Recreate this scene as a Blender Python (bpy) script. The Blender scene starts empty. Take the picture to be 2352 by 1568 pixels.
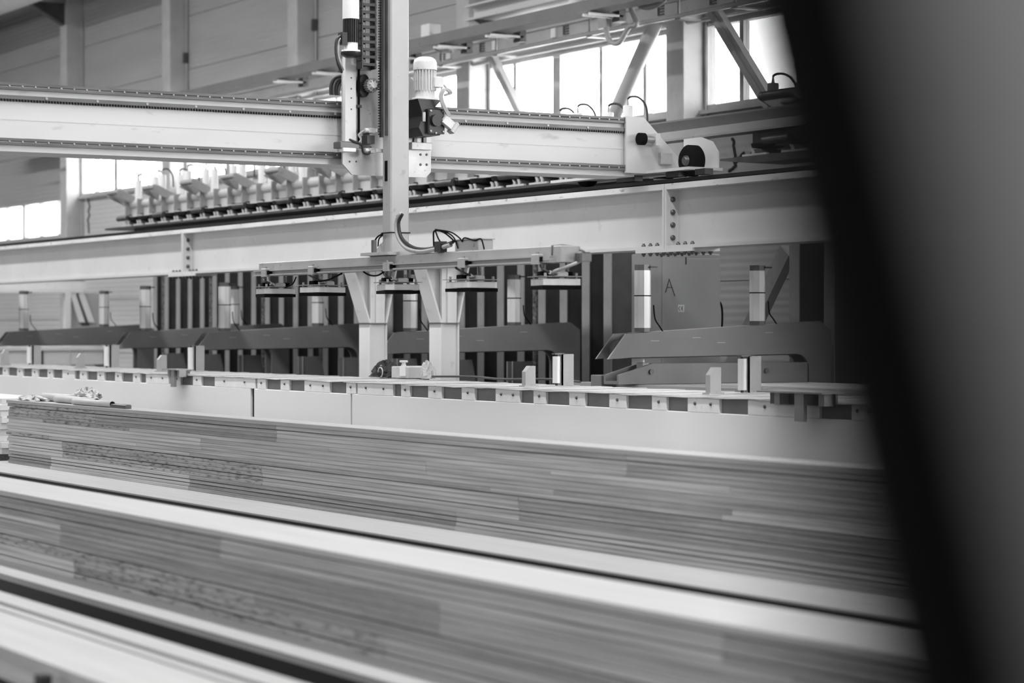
import bpy, math, random
from mathutils import Vector, Matrix

# ---------------------------------------------------------------- camera, world, light
random.seed(7)
R = math.radians
sc = bpy.context.scene
COL = sc.collection
F = 5300.0                      # focal length in pixels of the 2352 px wide frame
TH = math.atan(3176.0 / F)      # heading of the view away from the hall's long axis (Y)
EYE = 1.64                      # eye height

cam_d = bpy.data.cameras.new('camera')
cam = bpy.data.objects.new('camera', cam_d)
COL.objects.link(cam)
cam.location = (0, 0, EYE)
cam.rotation_euler = (math.pi / 2, 0, -TH)
cam_d.sensor_width = 36.0
cam_d.lens = 36.0 * F / 2352.0
cam_d.shift_y = -29.0 / 2352.0
cam_d.clip_start = 0.05
cam_d.clip_end = 300
cam_d.dof.use_dof = True
cam_d.dof.focus_distance = 20.5
cam_d.dof.aperture_fstop = 1.7
sc.camera = cam

world = bpy.data.worlds.new('overcast_sky')
sc.world = world
world.use_nodes = True
world.node_tree.nodes['Background'].inputs[0].default_value = (1, 1, 1, 1)
world.node_tree.nodes['Background'].inputs[1].default_value = 9.0

def area(name, loc, sx, sy, power, rot=(0, 0, 0)):
    d = bpy.data.lights.new(name, 'AREA')
    d.shape = 'RECTANGLE'; d.size = sx; d.size_y = sy; d.energy = power
    o = bpy.data.objects.new(name, d); COL.objects.link(o)
    o.location = loc; o.rotation_euler = rot
    return o
# roof-light strips that run the length of the hall
area('roof_light_strip', (7.6, 26, 10.3), .6, 62, 3300)
area('roof_light_strip', (1.2, 22, 10.3), 1.6, 60, 950)
area('roof_light_strip', (-7.0, 18, 10.3), 2.4, 55, 950)
# unseen fill light added before the solid wall on the camera's side
area('frontal_fill_light', (-15.7, 26, 4.2), 3.6, 64, 1250, (0, R(-90), 0))

sc.view_settings.view_transform = 'Standard'
sc.view_settings.look = 'None'
sc.view_settings.gamma = 1.0
sc.view_settings.use_curve_mapping = False
sc.view_settings.exposure = 0.62
sc.cycles.use_denoising = True
sc.cycles.max_bounces = 6
sc.cycles.diffuse_bounces = 3
sc.cycles.glossy_bounces = 2
sc.cycles.transparent_max_bounces = 8
sc.cycles.sample_clamp_indirect = 4.0

# ---------------------------------------------------------------- materials
def lin(s):
    s /= 255.0
    return s / 12.92 if s <= 0.04045 else ((s + 0.055) / 1.055) ** 2.4

MATS = {}
def grey(name, s, rough=0.5, metal=0.0, var=0.12, scale=3.0, dirt=0.0, stretch=(1, 1, 1), bump=0.0, spec=0.4):
    """plain paint, metal or plastic of one grey with soft mottling and, with dirt, small dark scuffs"""
    m = bpy.data.materials.new(name); m.use_nodes = True
    nt = m.node_tree; N = nt.nodes; L = nt.links
    b = N['Principled BSDF']
    b.inputs['Roughness'].default_value = rough
    b.inputs['Metallic'].default_value = metal
    b.inputs['Specular IOR Level'].default_value = spec
    tc = N.new('ShaderNodeTexCoord'); mp = N.new('ShaderNodeMapping')
    mp.inputs['Scale'].default_value = stretch
    L.new(tc.outputs['Object'], mp.inputs['Vector'])
    n = N.new('ShaderNodeTexNoise'); n.inputs['Scale'].default_value = scale; n.inputs['Detail'].default_value = 5
    L.new(mp.outputs['Vector'], n.inputs['Vector'])
    r = N.new('ShaderNodeMapRange')
    v = lin(s)
    r.inputs['From Min'].default_value = 0.3; r.inputs['From Max'].default_value = 0.7
    r.inputs['To Min'].default_value = v * (1 - var); r.inputs['To Max'].default_value = v * (1 + var)
    L.new(n.outputs['Fac'], r.inputs['Value'])
    out = r.outputs['Result']
    if dirt > 0:
        n2 = N.new('ShaderNodeTexNoise'); n2.inputs['Scale'].default_value = scale * 5; n2.inputs['Detail'].default_value = 8
        L.new(mp.outputs['Vector'], n2.inputs['Vector'])
        r2 = N.new('ShaderNodeMapRange')
        r2.inputs['From Min'].default_value = 0.62; r2.inputs['From Max'].default_value = 0.72
        r2.inputs['To Min'].default_value = 1.0; r2.inputs['To Max'].default_value = 1.0 - dirt
        L.new(n2.outputs['Fac'], r2.inputs['Value'])
        mu = N.new('ShaderNodeMath'); mu.operation = 'MULTIPLY'
        L.new(out, mu.inputs[0]); L.new(r2.outputs['Result'], mu.inputs[1]); out = mu.outputs[0]
    L.new(out, b.inputs['Base Color'])
    if bump > 0:
        bp = N.new('ShaderNodeBump'); bp.inputs['Strength'].default_value = bump; bp.inputs['Distance'].default_value = 0.01
        L.new(n.outputs['Fac'], bp.inputs['Height']); L.new(bp.outputs['Normal'], b.inputs['Normal'])
    MATS[name] = m
    return m

def wood(name, s, speck=0.0, grain=0.2, lvar=0.35, rough=0.65):
    """sawn softwood: grain runs along Y; each board takes its own tone, some boards are speckled with blue stain"""
    m = bpy.data.materials.new(name); m.use_nodes = True
    nt = m.node_tree; N = nt.nodes; L = nt.links
    b = N['Principled BSDF']; b.inputs['Roughness'].default_value = rough
    b.inputs['Specular IOR Level'].default_value = 0.25
    tc = N.new('ShaderNodeTexCoord'); oi = N.new('ShaderNodeObjectInfo')
    off = N.new('ShaderNodeVectorMath'); off.operation = 'SCALE'; off.inputs['Scale'].default_value = 37.0
    cmb = N.new('ShaderNodeCombineXYZ')
    for k in range(3): L.new(oi.outputs['Random'], cmb.inputs[k])
    L.new(cmb.outputs[0], off.inputs[0])
    add = N.new('ShaderNodeVectorMath'); add.operation = 'ADD'
    L.new(tc.outputs['Object'], add.inputs[0]); L.new(off.outputs[0], add.inputs[1])
    mp = N.new('ShaderNodeMapping'); mp.inputs['Scale'].default_value = (30, 0.55, 55)
    L.new(add.outputs[0], mp.inputs['Vector'])
    n = N.new('ShaderNodeTexNoise'); n.inputs['Scale'].default_value = 1.6; n.inputs['Detail'].default_value = 6
    L.new(mp.outputs[0], n.inputs['Vector'])
    r = N.new('ShaderNodeMapRange'); v = lin(s)
    r.inputs['From Min'].default_value = 0.3; r.inputs['From Max'].default_value = 0.7
    r.inputs['To Min'].default_value = v * (1 - grain); r.inputs['To Max'].default_value = v * (1 + grain)
    L.new(n.outputs['Fac'], r.inputs['Value'])
    t = N.new('ShaderNodeMapRange'); t.inputs['To Min'].default_value = 1 - lvar; t.inputs['To Max'].default_value = 1 + lvar
    L.new(oi.outputs['Random'], t.inputs['Value'])
    mu = N.new('ShaderNodeMath'); mu.operation = 'MULTIPLY'
    L.new(r.outputs[0], mu.inputs[0]); L.new(t.outputs[0], mu.inputs[1]); out = mu.outputs[0]
    if speck > 0:
        mp2 = N.new('ShaderNodeMapping'); mp2.inputs['Scale'].default_value = (20, 7, 45)
        L.new(add.outputs[0], mp2.inputs['Vector'])
        n2 = N.new('ShaderNodeTexNoise'); n2.inputs['Scale'].default_value = 1.2; n2.inputs['Detail'].default_value = 6
        L.new(mp2.outputs[0], n2.inputs['Vector'])
        r2 = N.new('ShaderNodeMapRange'); r2.inputs['From Min'].default_value = 0.5; r2.inputs['From Max'].default_value = 0.68
        r2.inputs['To Min'].default_value = 1.0; r2.inputs['To Max'].default_value = 1 - speck
        L.new(n2.outputs['Fac'], r2.inputs['Value'])
        m2 = N.new('ShaderNodeMath'); m2.operation = 'MULTIPLY'
        L.new(out, m2.inputs[0]); L.new(r2.outputs[0], m2.inputs[1]); out = m2.outputs[0]
    L.new(out, b.inputs['Base Color'])
    MATS[name] = m
    return m

def ribbed(name, s, pitch=0.1, rough=0.6):
    """coated sandwich panel with fine horizontal micro-ribs"""
    m = grey(name, s, rough, var=0.08, scale=0.8, stretch=(1, .3, 2))
    nt = m.node_tree; N = nt.nodes; L = nt.links
    tc = N.new('ShaderNodeTexCoord'); w = N.new('ShaderNodeTexWave')
    w.bands_direction = 'Z'; w.inputs['Scale'].default_value = 0.314 / pitch
    L.new(tc.outputs['Object'], w.inputs['Vector'])
    bp = N.new('ShaderNodeBump'); bp.inputs['Strength'].default_value = 0.4; bp.inputs['Distance'].default_value = 0.01
    L.new(w.outputs['Fac'], bp.inputs['Height']); L.new(bp.outputs['Normal'], N['Principled BSDF'].inputs['Normal'])
    return m

def glass(name):
    m = bpy.data.materials.new(name); m.use_nodes = True
    nt = m.node_tree; N = nt.nodes; L = nt.links
    for n in list(N): N.remove(n)
    o = N.new('ShaderNodeOutputMaterial'); mx = N.new('ShaderNodeMixShader')
    t = N.new('ShaderNodeBsdfTransparent'); g = N.new('ShaderNodeBsdfGlossy'); g.inputs['Roughness'].default_value = 0.05
    t.inputs['Color'].default_value = (.93, .93, .93, 1)
    mx.inputs[0].default_value = 0.05
    L.new(t.outputs[0], mx.inputs[1]); L.new(g.outputs[0], mx.inputs[2]); L.new(mx.outputs[0], o.inputs[0])
    MATS[name] = m
    return m

grey('floor', 95, 0.7, var=0.2, scale=.8, dirt=.3)
grey('ceiling', 120, 0.8)
ribbed('panel_wall', 172)
ribbed('lit_lower_wall', 205)  # paler copy of panel_wall, brighter light low on the wall put into colour
grey('stop_grey', 150, .5, var=.08, scale=5, dirt=.2)
grey('gap_shade', 30, .5, var=.25, scale=2, stretch=(8, .4, 8))  # near-black colour that paints the shade in the gaps between board stacks
grey('beam_grey', 165, .6, var=.12, scale=2, dirt=.2)
grey('track_grey', 112, .6, var=.1, scale=2, dirt=.2)
grey('concrete', 190, 0.8, var=.12, scale=2.5, dirt=.15)
grey('window_frame', 178, 0.5, var=.08)
glass('glass')
grey('girder_paint', 193, 0.45, var=.05, scale=1.2, dirt=.12)
grey('girder_worn', 208, 0.5, var=.12, scale=5, dirt=.55, stretch=(1, .35, 1))
grey('bridge_paint', 200, 0.42, var=.05, scale=1.5, dirt=.25, stretch=(.5, 1, 1.5))
grey('post_paint', 206, 0.5, var=.06, scale=2, dirt=.12)
grey('mast_paint', 172, 0.45, var=.06, scale=2.5, dirt=.2)
grey('bar_paint', 160, 0.45, var=.07, scale=3, dirt=.2)
grey('bench_panel', 230, 0.34, var=.03, scale=.8, spec=.5)
grey('bench_plate', 232, 0.45, var=.04, scale=6, dirt=.2)
grey('bench_recess', 120, 0.6, var=.12, scale=4, stretch=(1, 1, 3))
grey('cover_sheet', 180, 0.45, var=.1, scale=7, dirt=.2)
grey('press_dark', 112, 0.5, var=.07, scale=3, dirt=.1)
grey('press_dark_edge', 165, 0.5, var=.08)
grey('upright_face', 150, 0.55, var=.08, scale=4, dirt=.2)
grey('upright_web', 80, 0.7, var=.15, scale=5)  # far darker than the flange: shade between the uprights put into the colour
grey('spindle', 100, 0.5, var=.9, scale=26)
grey('aluminium', 208, 0.42, metal=.3, var=.08, scale=2, stretch=(8, 8, .4))
grey('steel', 150, 0.4, metal=.35, var=.12, scale=6)
grey('steel_dark', 95, 0.4, metal=.6, var=.2, scale=6)
grey('rail_steel', 92, 0.4, metal=.35, var=.22, scale=3, stretch=(1, 1, 4))
grey('black_rubber', 14, 0.85, var=.2, spec=.1)
grey('black_paint', 34, 0.4, var=.25, scale=8)
grey('dark_hose', 45, 0.45, var=.1)
grey('pale_hose', 165, 0.5, var=.1)
grey('white_paint', 222, 0.45, var=.05, scale=3, dirt=.12)
grey('motor_grey', 205, 0.45, var=.1, scale=8, dirt=.35)
grey('plate_worn', 186, 0.38, metal=.25, var=.16, scale=6, dirt=.35)
grey('unit_paint', 184, 0.5, var=.07, scale=4, dirt=.15)
grey('cabinet_paint', 158, 0.45, var=.05, scale=1.5)
grey('label_white', 225, 0.5, var=.03)
grey('guard_grey', 172, 0.6, var=.15, scale=6)
grey('cardboard', 170, 0.7, var=.1, scale=5)
grey('tape_white', 205, 0.35, var=.08)
grey('paper', 172, 0.6, var=.15, scale=12)
grey('cloth_dark', 48, 0.9, var=.3, scale=14)
grey('cloth_edge', 185, 0.9, var=.1, scale=14)
grey('tube_card', 175, 0.6, var=.1, scale=5)
wood('board_wood', 168, 0.0, grain=.34, lvar=.12)
wood('board_speckled', 156, 0.65, grain=.3, lvar=.1)
wood('board_pale', 184, 0.0, grain=.26, lvar=.08)
wood('board_dark', 146, 0.12, grain=.34, lvar=.14)
wood('board_bed', 206, 0.0, grain=.14, lvar=.08)
wood('board_top', 164, 0.0, grain=.1, lvar=.06)
M = MATS

# ---------------------------------------------------------------- mesh helpers
def tag(o, label=None, cat=None, group=None, kind=None):
    if label: o['label'] = label
    if cat: o['category'] = cat
    if group: o['group'] = group
    if kind: o['kind'] = kind
    return o

def empty(name, loc=(0, 0, 0), rz=0.0):
    o = bpy.data.objects.new(name, None); COL.objects.link(o)
    o.location = loc; o.rotation_euler = (0, 0, rz); o.empty_display_size = .1
    return o

def link(name, me, parent=None, loc=(0, 0, 0), rot=(0, 0, 0)):
    o = bpy.data.objects.new(name, me); COL.objects.link(o)
    o.location = loc; o.rotation_euler = rot
    if parent is not None: o.parent = parent
    return o

class MB:
    def __init__(s): s.v = []; s.f = []; s.sm = []
    def add(s, vs, fs, smooth=False):
        n = len(s.v); s.v += [tuple(p) for p in vs]
        s.f += [tuple(i + n for i in f) for f in fs]; s.sm += [smooth] * len(fs)
        return s
    def box(s, x0, x1, y0, y1, z0, z1):
        x0, x1 = min(x0, x1), max(x0, x1); y0, y1 = min(y0, y1), max(y0, y1); z0, z1 = min(z0, z1), max(z0, z1)
        return s.add([(x0, y0, z0), (x1, y0, z0), (x1, y1, z0), (x0, y1, z0), (x0, y0, z1), (x1, y0, z1), (x1, y1, z1), (x0, y1, z1)],
                     [(3, 2, 1, 0), (4, 5, 6, 7), (0, 1, 5, 4), (1, 2, 6, 5), (2, 3, 7, 6), (3, 0, 4, 7)])
    def cbox(s, x0, x1, y0, y1, z0, z1, c=.006):
        """box with chamfered vertical and top edges"""
        b0 = [(x0 + c, y0), (x1 - c, y0), (x1, y0 + c), (x1, y1 - c), (x1 - c, y1), (x0 + c, y1), (x0, y1 - c), (x0, y0 + c)]
        cx, cy = (x0 + x1) / 2, (y0 + y1) / 2
        k = lambda p: (p[0] + (c if p[0] < cx else -c), p[1] + (c if p[1] < cy else -c))
        vs = [(p[0], p[1], z0) for p in b0] + [(p[0], p[1], z1 - c) for p in b0] + [(k(p)[0], k(p)[1], z1) for p in b0]
        fs = [tuple(range(7, -1, -1)), tuple(range(16, 24))]
        for r in (0, 8):
            for i in range(8):
                j = (i + 1) % 8; fs.append((r + i, r + j, r + 8 + j, r + 8 + i))
        return s.add(vs, fs)
    def prism(s, poly, axis, c0, c1):
        """extrude a polygon: axis 'y' takes (x, z), axis 'x' takes (y, z), axis 'z' takes (x, y)"""
        def P(p, c):
            return (p[0], c, p[1]) if axis == 'y' else (c, p[0], p[1]) if axis == 'x' else (p[0], p[1], c)
        n = len(poly); vs = [P(p, c0) for p in poly] + [P(p, c1) for p in poly]
        fs = [tuple(range(n)), tuple(range(2 * n - 1, n - 1, -1))] + [(i, n + i, n + (i + 1) % n, (i + 1) % n) for i in range(n)]
        return s.add(vs, fs)
    def rings(s, rr, closed=True, smooth=True, cap=True):
        n = len(rr[0]); vs = [p for r in rr for p in r]; fs = []
        for k in range(len(rr) - 1):
            for i in range(n):
                j = (i + 1) % n; fs.append((k * n + i, k * n + j, (k + 1) * n + j, (k + 1) * n + i))
        s.add(vs, fs, smooth)
        if cap:
            s.add(rr[0], [tuple(range(n - 1, -1, -1))]); s.add(rr[-1], [tuple(range(n))])
        return s
    def lathe(s, p0, p1, prof, n=20):
        """prof: list of (t along the axis 0..1, radius)"""
        p0 = Vector(p0); p1 = Vector(p1); d = p1 - p0; q = d.to_track_quat('Z', 'Y'); rr = []
        for t, r in prof:
            c = p0 + d * t
            rr.append([c + q @ Vector((r * math.cos(2 * math.pi * i / n), r * math.sin(2 * math.pi * i / n), 0)) for i in range(n)])
        return s.rings(rr)
    def cyl(s, p0, p1, r, n=14, r1=None):
        return s.lathe(p0, p1, [(0, r), (1, r if r1 is None else r1)], n)
    def tube(s, pts, r, n=8, sub=6):
        P = [Vector(p) for p in pts]
        if sub > 1 and len(P) > 2:
            Q = []
            for i in range(len(P) - 1):
                a = P[max(i - 1, 0)]; b = P[i]; c = P[i + 1]; d = P[min(i + 2, len(P) - 1)]
                for k in range(sub):
                    t = k / sub
                    Q.append(.5 * ((2 * b) + (c - a) * t + (2 * a - 5 * b + 4 * c - d) * t * t + (3 * b - a - 3 * c + d) * t ** 3))
            Q.append(P[-1]); P = Q
        rr = []; up = Vector((0, 0, 1)); prev = None
        for i, p in enumerate(P):
            d = (P[min(i + 1, len(P) - 1)] - P[max(i - 1, 0)]).normalized()
            if prev is None:
                a = d.cross(up)
                if a.length < 1e-3: a = d.cross(Vector((1, 0, 0)))
            else: a = prev - d * prev.dot(d)
            a.normalize(); prev = a; b = d.cross(a)
            rr.append([p + a * r * math.cos(2 * math.pi * k / n) + b * r * math.sin(2 * math.pi * k / n) for k in range(n)])
        return s.rings(rr)
    def spring(s, p0, p1, r, wire, turns, n=10):
        p0 = Vector(p0); p1 = Vector(p1); pts = []
        for i in range(turns * n + 1):
            a = 2 * math.pi * i / n; pts.append(p0.lerp(p1, i / (turns * n)) + Vector((r * math.cos(a), r * math.sin(a), 0)))
        return s.tube(pts, wire, 5, 1)
    def mesh(s, name, mat):
        me = bpy.data.meshes.new(name); me.from_pydata(s.v, [], s.f)
        me.polygons.foreach_set('use_smooth', s.sm)
        me.materials.append(M[mat] if isinstance(mat, str) else mat)
        import bmesh
        b = bmesh.new(); b.from_mesh(me); bmesh.ops.recalc_face_normals(b, faces=b.faces); b.to_mesh(me); b.free()
        me.update()
        return me
    def build(s, name, mat, parent=None, loc=(0, 0, 0), rot=(0, 0, 0)):
        return link(name, s.mesh(name, mat), parent, loc, rot)

def copy_tree(o, parent=None):
    c = o.copy(); COL.objects.link(c)
    if parent is not None: c.parent = parent
    for ch in list(o.children): copy_tree(ch, c)
    return c

def ang(x):              # angle off the hall axis of image column x
    return TH + math.atan((x - 1176.0) / F)
def Y(x, u):             # how far down the hall the sight line of column x meets the plane at distance u from the eye's axis
    return u / math.tan(ang(x))
def U(x, a):
    return a * math.tan(ang(x))
def ZH(y, u, a):         # height over the floor of image row y at that place
    return EYE + (755.0 - y) / F * (a * math.cos(TH) + u * math.sin(TH))

# ---------------------------------------------------------------- the hall
WALL = 18.0
o = MB().box(-16, 19, -12, 82, -.12, 0).build('floor', 'floor'); tag(o, kind='structure')
o = MB().box(-16, 19, -12, 82, 11, 11.2).build('ceiling', 'ceiling'); tag(o, kind='structure')
o = MB().box(-16.3, -16, -12, 82, 0, 11).build('wall_left', 'panel_wall'); tag(o, kind='structure')
o = MB().box(-16, 19, -12.3, -12, 0, 11).build('wall_front', 'panel_wall'); tag(o, kind='structure')
o = MB().box(-16, 19, 82, 82.3, 0, 11).build('wall_end', 'panel_wall'); tag(o, kind='structure')

# unseen frames added as dressing for the roof strips and the fill light
for n_, (cx, cy, w_, l_) in enumerate(((7.6, 26, .6, 62), (1.2, 22, 1.6, 60), (-7.0, 18, 2.4, 55))):
    h_ = MB()
    h_.box(cx - w_ / 2 - .06, cx - w_ / 2, cy - l_ / 2, cy + l_ / 2, 10.25, 11); h_.box(cx + w_ / 2, cx + w_ / 2 + .06, cy - l_ / 2, cy + l_ / 2, 10.25, 11)
    o = h_.build('window_%d' % (n_ + 31), 'window_frame'); tag(o, kind='structure')
h_ = MB().box(-16, -15.75, -6, 58, 2.3, 2.4).box(-16, -15.75, -6, 58, 6.0, 6.1)  # unglazed frame on a solid wall, added to dress the fill light
o = h_.build('window_34', 'window_frame'); tag(o, kind='structure')
for k_ in range(11):
    MB().box(-16, -15.78, -6 + k_ * 6.4 - .08, -6 + k_ * 6.4 + .08, 2.4, 6.0).build('mullion', 'window_frame', o)  # bars of the added frame that dresses the fill light
colY = [Y(1575, 17.8) - 12, Y(1575, 17.8) - 6, Y(1575, 17.8), Y(1085, 17.8), Y(692, 17.8), Y(400, 17.8), Y(163, 17.8)]
colY += [colY[-1] + 6, colY[-1] + 12, colY[-1] + 18]
SILL, HEAD = EYE + .161 * WALL, EYE + .2265 * WALL
LSILL, LHEAD = EYE + .1145 * WALL, EYE + .164 * WALL
wall = empty('wall_back', (WALL, 30, 0)); tag(wall, kind='structure')
def wpanel(y0, y1, z0, z1, mt='panel_wall'):
    if z1 - z0 < .05: return
    MB().box(0, .12, y0 - 30 + .004, y1 - 30 - .004, z0 + .006, z1 - .006).build('panel', mt, wall)
MB().box(.12, .3, -42, 52, 0, SILL - 1.5).box(.12, .3, -42, 52, HEAD + .5, 11).build('backing', 'panel_wall', wall)
def courses(y0, y1, z0, z1, mt='panel_wall', h=1.05):
    n = max(1, round((z1 - z0) / h)); d = (z1 - z0) / n
    for k in range(n): wpanel(y0, y1, z0 + k * d, z0 + (k + 1) * d, mt)
bays = list(zip(colY[:-1], colY[1:]))
wi = 0
for bi, (y0, y1) in enumerate(bays):
    low = bi >= 6
    s, h = (LSILL, LHEAD) if low else (SILL, HEAD)
    courses(y0, y1, 0, s, 'lit_lower_wall' if bi > 2 else 'panel_wall'); courses(y0, y1, h, 11)
    MB().box(.12, .3, y0 - 30, y1 - 30, SILL - 1.5, s).box(.12, .3, y0 - 30, y1 - 30, h, HEAD + .5).build('backing', 'panel_wall', wall)
    wi += 1
    w = empty('window_%d' % wi, (WALL, (y0 + y1) / 2, s)); tag(w, kind='structure')
    H = h - s; half = (y1 - y0) / 2 - .2
    fr = MB()
    fr.box(-.03, .1, -half, half, 0, .07); fr.box(-.03, .1, -half, half, H - .07, H)
    fr.box(-.03, .1, -half, -half + .07, 0, H); fr.box(-.03, .1, half - .07, half, 0, H)
    # mullions: shares of the bay from its near column, thick ones flagged
    mul = [(.195, 0), (.405, 0), (.63, 1), (.855, 0)] if not low else [(.2, 0), (.42, 0), (.62, 1), (.84, 0)]
    edges = [-half + .07]
    for f_, thick in mul:
        c = -half + f_ * 2 * half; hw = .1 if thick else .04
        MB().box(-.02, .08, c - hw, c + hw, .07, H - .07).build('mullion', 'window_frame', w)
        edges += [c - hw, c + hw]
    edges.append(half - .07)
    for e0, e1 in zip(edges[::2], edges[1::2]): MB().box(.03, .036, e0, e1, .07, H - .07).build('pane', 'glass', w)
    fr.build('window_frame', 'window_frame', w)
    MB().box(-.12, .02, -half, half, -.05, 0).build('window_sill', 'window_frame', w)
for i, y in enumerate(colY):
    c = MB()
    c.cbox(-.38, 0, -.2, .2, 0, 10.9, .012)
    c = c.build('wall_column', 'concrete', None, (WALL, y, 0)); tag(c, kind='structure')
    MB().cyl((-.03, -.24, 0), (-.03, -.24, 8.5), .025, 8).build('conduit', 'window_frame', c)
    if i in (3, 4, 5):
        MB().box(-.1, -.02, -.28, -.2, 6.9, 7.1).build('junction_box', 'steel_dark', c)

def crack(pts, seed):
    rnd = random.Random(seed); P_ = []
    for (xa, ya_), (xb, yb_) in zip(pts, pts[1:]):
        for k in range(5):
            f_ = k / 5; P_.append(WP0(xa + (xb - xa) * f_ + rnd.uniform(-2, 2), ya_ + (yb_ - ya_) * f_, WALL - .01))
    MB().tube([Vector(p) - Vector((WALL, 30, 0)) for p in P_], .02, 6, 2).build('crack', 'cloth_dark', wall)
def WP0(px, py, u):
    a = Y(px, u); return (u, a, ZH(py, u, a))
crack([(1684, 318), (1688, 345), (1690, 380), (1672, 398)], 1)
crack([(1690, 372), (1702, 358), (1712, 348)], 2)
crack([(203, 455), (206, 480), (202, 515), (205, 540)], 3)
# ---------------------------------------------------------------- crane track along the back wall
CU = 17.0
def sz(s, u): return EYE + s * u / math.cos(TH)   # height of a line along the hall from its slope in the picture
def along(s0, s1, u0, u1, y0, y1): return (u0, u1, y0, y1, sz(s0, u0), sz(s1, u0))
t = empty('crane_beam', (CU, 30, 0)); tag(t, 'long grey concrete crane beam with ladder marks above the windows', 'crane beam')
MB().box(.1, .38, -22, 22, sz(.2045, CU), sz(.2128, CU)).build('web', 'beam_grey', t)
MB().box(.08, .4, -22, 22, sz(.2128, CU), sz(.2134, CU)).build('flange', 'upright_face', t)
for px in (1003, 1094, 1186, 1286, 1504, 1624):
    y = Y(px, CU) - 30; z0 = sz(.2058, CU); m = MB()
    m.box(.085, .1, y + .03, y + .06, z0, z0 + .13)
    for k in range(4): m.box(.085, .1, y - .08, y + .03, z0 + .036 * k, z0 + .036 * k + .016)
    m.build('ladder_mark', 'black_paint', t)
for px in (1260, 1125, 1020, 1420):
    y = Y(px, CU) - 30
    MB().box(.07, .1, y - .06, y + .06, sz(.2055, CU), sz(.212, CU)).build('joint_plate', 'white_paint', t)
t = empty('conductor_pipe', (CU - .25, 30, sz(.202, CU - .25))); tag(t, 'thin bright conductor pipe running above the window band', 'pipe')
MB().cyl((0, -22, 0), (0, 20, 0), .028, 10).build('pipe', 'white_paint', t)
for px in (1015, 1140, 1355, 1560, 1690):
    y = Y(px, CU - .25) - 30
    m = MB(); m.box(-.012, .012, y - .015, y + .015, 0, .33); m.box(-.02, .3, y - .06, y + .06, -.05, -.03)
    m.build('hanger', 'steel', t)
t = empty('service_pipe', (CU + .7, 30, sz(.1965, CU + .7))); tag(t, 'thin grey service pipe just above the window heads', 'pipe')
MB().cyl((0, -22, 0), (0, 20, 0), .03, 10).build('pipe', 'window_frame', t)
# lamp trough
TU = 16.2
t = empty('lighting_trough', (TU, 30, sz(.218, TU))); tag(t, 'dark grey sheet trough with outrigger lamps high on the wall', 'trough')
MB().prism([(0, 0), (.2, -.03), (.28, .03), (.24, .17), (.02, .15)], 'y', -20, 17).build('trough_body', 'track_grey', t)
for px in (640, 730, 895, 1010, 1130, 1355):
    y = Y(px, TU) - 30
    arm = MB().box(-.02, .5, y - .03, y + .03, -.05, -.01).box(.4, .5, y - .09, y + .09, -.12, .04).build('outrigger', 'steel_dark', t)
    MB().box(-.06, .46, y - .09, y - .05, -.07, -.04).box(-.06, .46, y + .05, y + .09, -.07, -.04).build('lamp_tube', 'white_paint', arm)
# upper beam
BU = 16.9
y1 = Y(1072, BU)
t = empty('upper_crane_rail', (BU, 20, 0)); tag(t, 'pale flanged beam bracketed to the column above the trough', 'beam')
zz = sz(.2312, BU)
MB().box(.12, .15, -14, y1 - 20, zz, zz + .17).box(-.04, .3, -14, y1 - 20, zz + .17, zz + .2).box(-.04, .3, -14, y1 - 20, zz - .03, zz).build('beam_body', 'girder_paint', t)
MB().prism([(.0, zz - .03), (.75, zz - .03), (.75, zz - .4)], 'y', y1 - 20.3, y1 - 20.2).build('bracket', 'steel_dark', t)
MB().cyl((.0, Y(1325, BU) - 20, zz - .25), (0, Y(1325, BU) - 20, zz - .03), .11, 14).build('insulator', 'white_paint', t)
# cables
def hose_thing(name, pts, r, mat, label, cat='cable'):
    b = Vector(pts[0]); o = MB().tube([Vector(p) - b for p in pts], r, 8, 8).build(name, mat, None, b)
    return tag(o, label, cat)
def WP(px, py, u):
    a = Y(px, u); return (u, a, ZH(py, u, a))
hose_thing('festoon_cable', [WP(x, y, 16.6) for x, y in ((1446, -8), (1450, 20), (1462, 55), (1445, 62), (1425, 95), (1412, 100), (1398, 90), (1392, 65))], .035, 'pale_hose',
           'pale drooping cable loop hanging from the trough over the window')
hose_thing('junction_cable', [WP(x, y, 16.4) for x, y in ((990, 92), (995, 105), (1005, 116), (1020, 119), (1040, 118))], .02, 'pale_hose',
           'short pale cable curling out of the junction box beside the mast')
o = MB().cbox(-.1, .1, -.13, .13, 0, .24).build('wall_junction_box', 'white_paint', None, WP(990, 94, 16.4)); tag(o, 'small pale junction box on the trough beside the mast', 'junction box')
o = MB().cbox(-.04, .04, -.1, .1, 0, .5).build('switch_box', 'steel', None, WP(1388, 66, 17.05)); tag(o, 'tall grey switch box at the end of the drooping cable', 'switch box')
hose_thing('supply_cable', [WP(x, y, 16.6) for x, y in ((1458, -6), (1468, 10), (1485, 17), (1510, 10), (1530, -6))], .04, 'pale_hose',
           'thick pale cable sagging at the top edge beside the drooping loop')
# bracing struts in front of the windows
def strut(p, q, w, label, rnd=False):
    u = 17.45; A = Vector(WP(p[0], p[1], u)); B = Vector(WP(q[0], q[1], u)); d = B - A
    m = MB()
    if rnd: m.cyl((0, 0, 0), d, w, 16)
    else:
        n = Vector((0, -d.z, d.y)).normalized() * w
        x = Vector((.05, 0, 0)); c = [n + x, n - x, -n - x, -n + x]
        m.rings([[k for k in c], [k + d for k in c]], smooth=False)
        c = [n * .25 + x * 1.6, n * .25, -n * .25, -n * .25 + x * 1.6]
        m.rings([[k - x * 1.8 for k in c], [k + d - x * 1.8 for k in c]], smooth=False)
    o = m.build('bracing_strut', 'girder_paint', None, A); tag(o, label, 'strut')
strut((1130, 128), (1215, 300), .06, 'flat grey bracing strut falling across the window beside the mast')
strut((1508, 48), (1395, 300), .1, 'pale round bracing tube rising to the right across the bright window', True)
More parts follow.
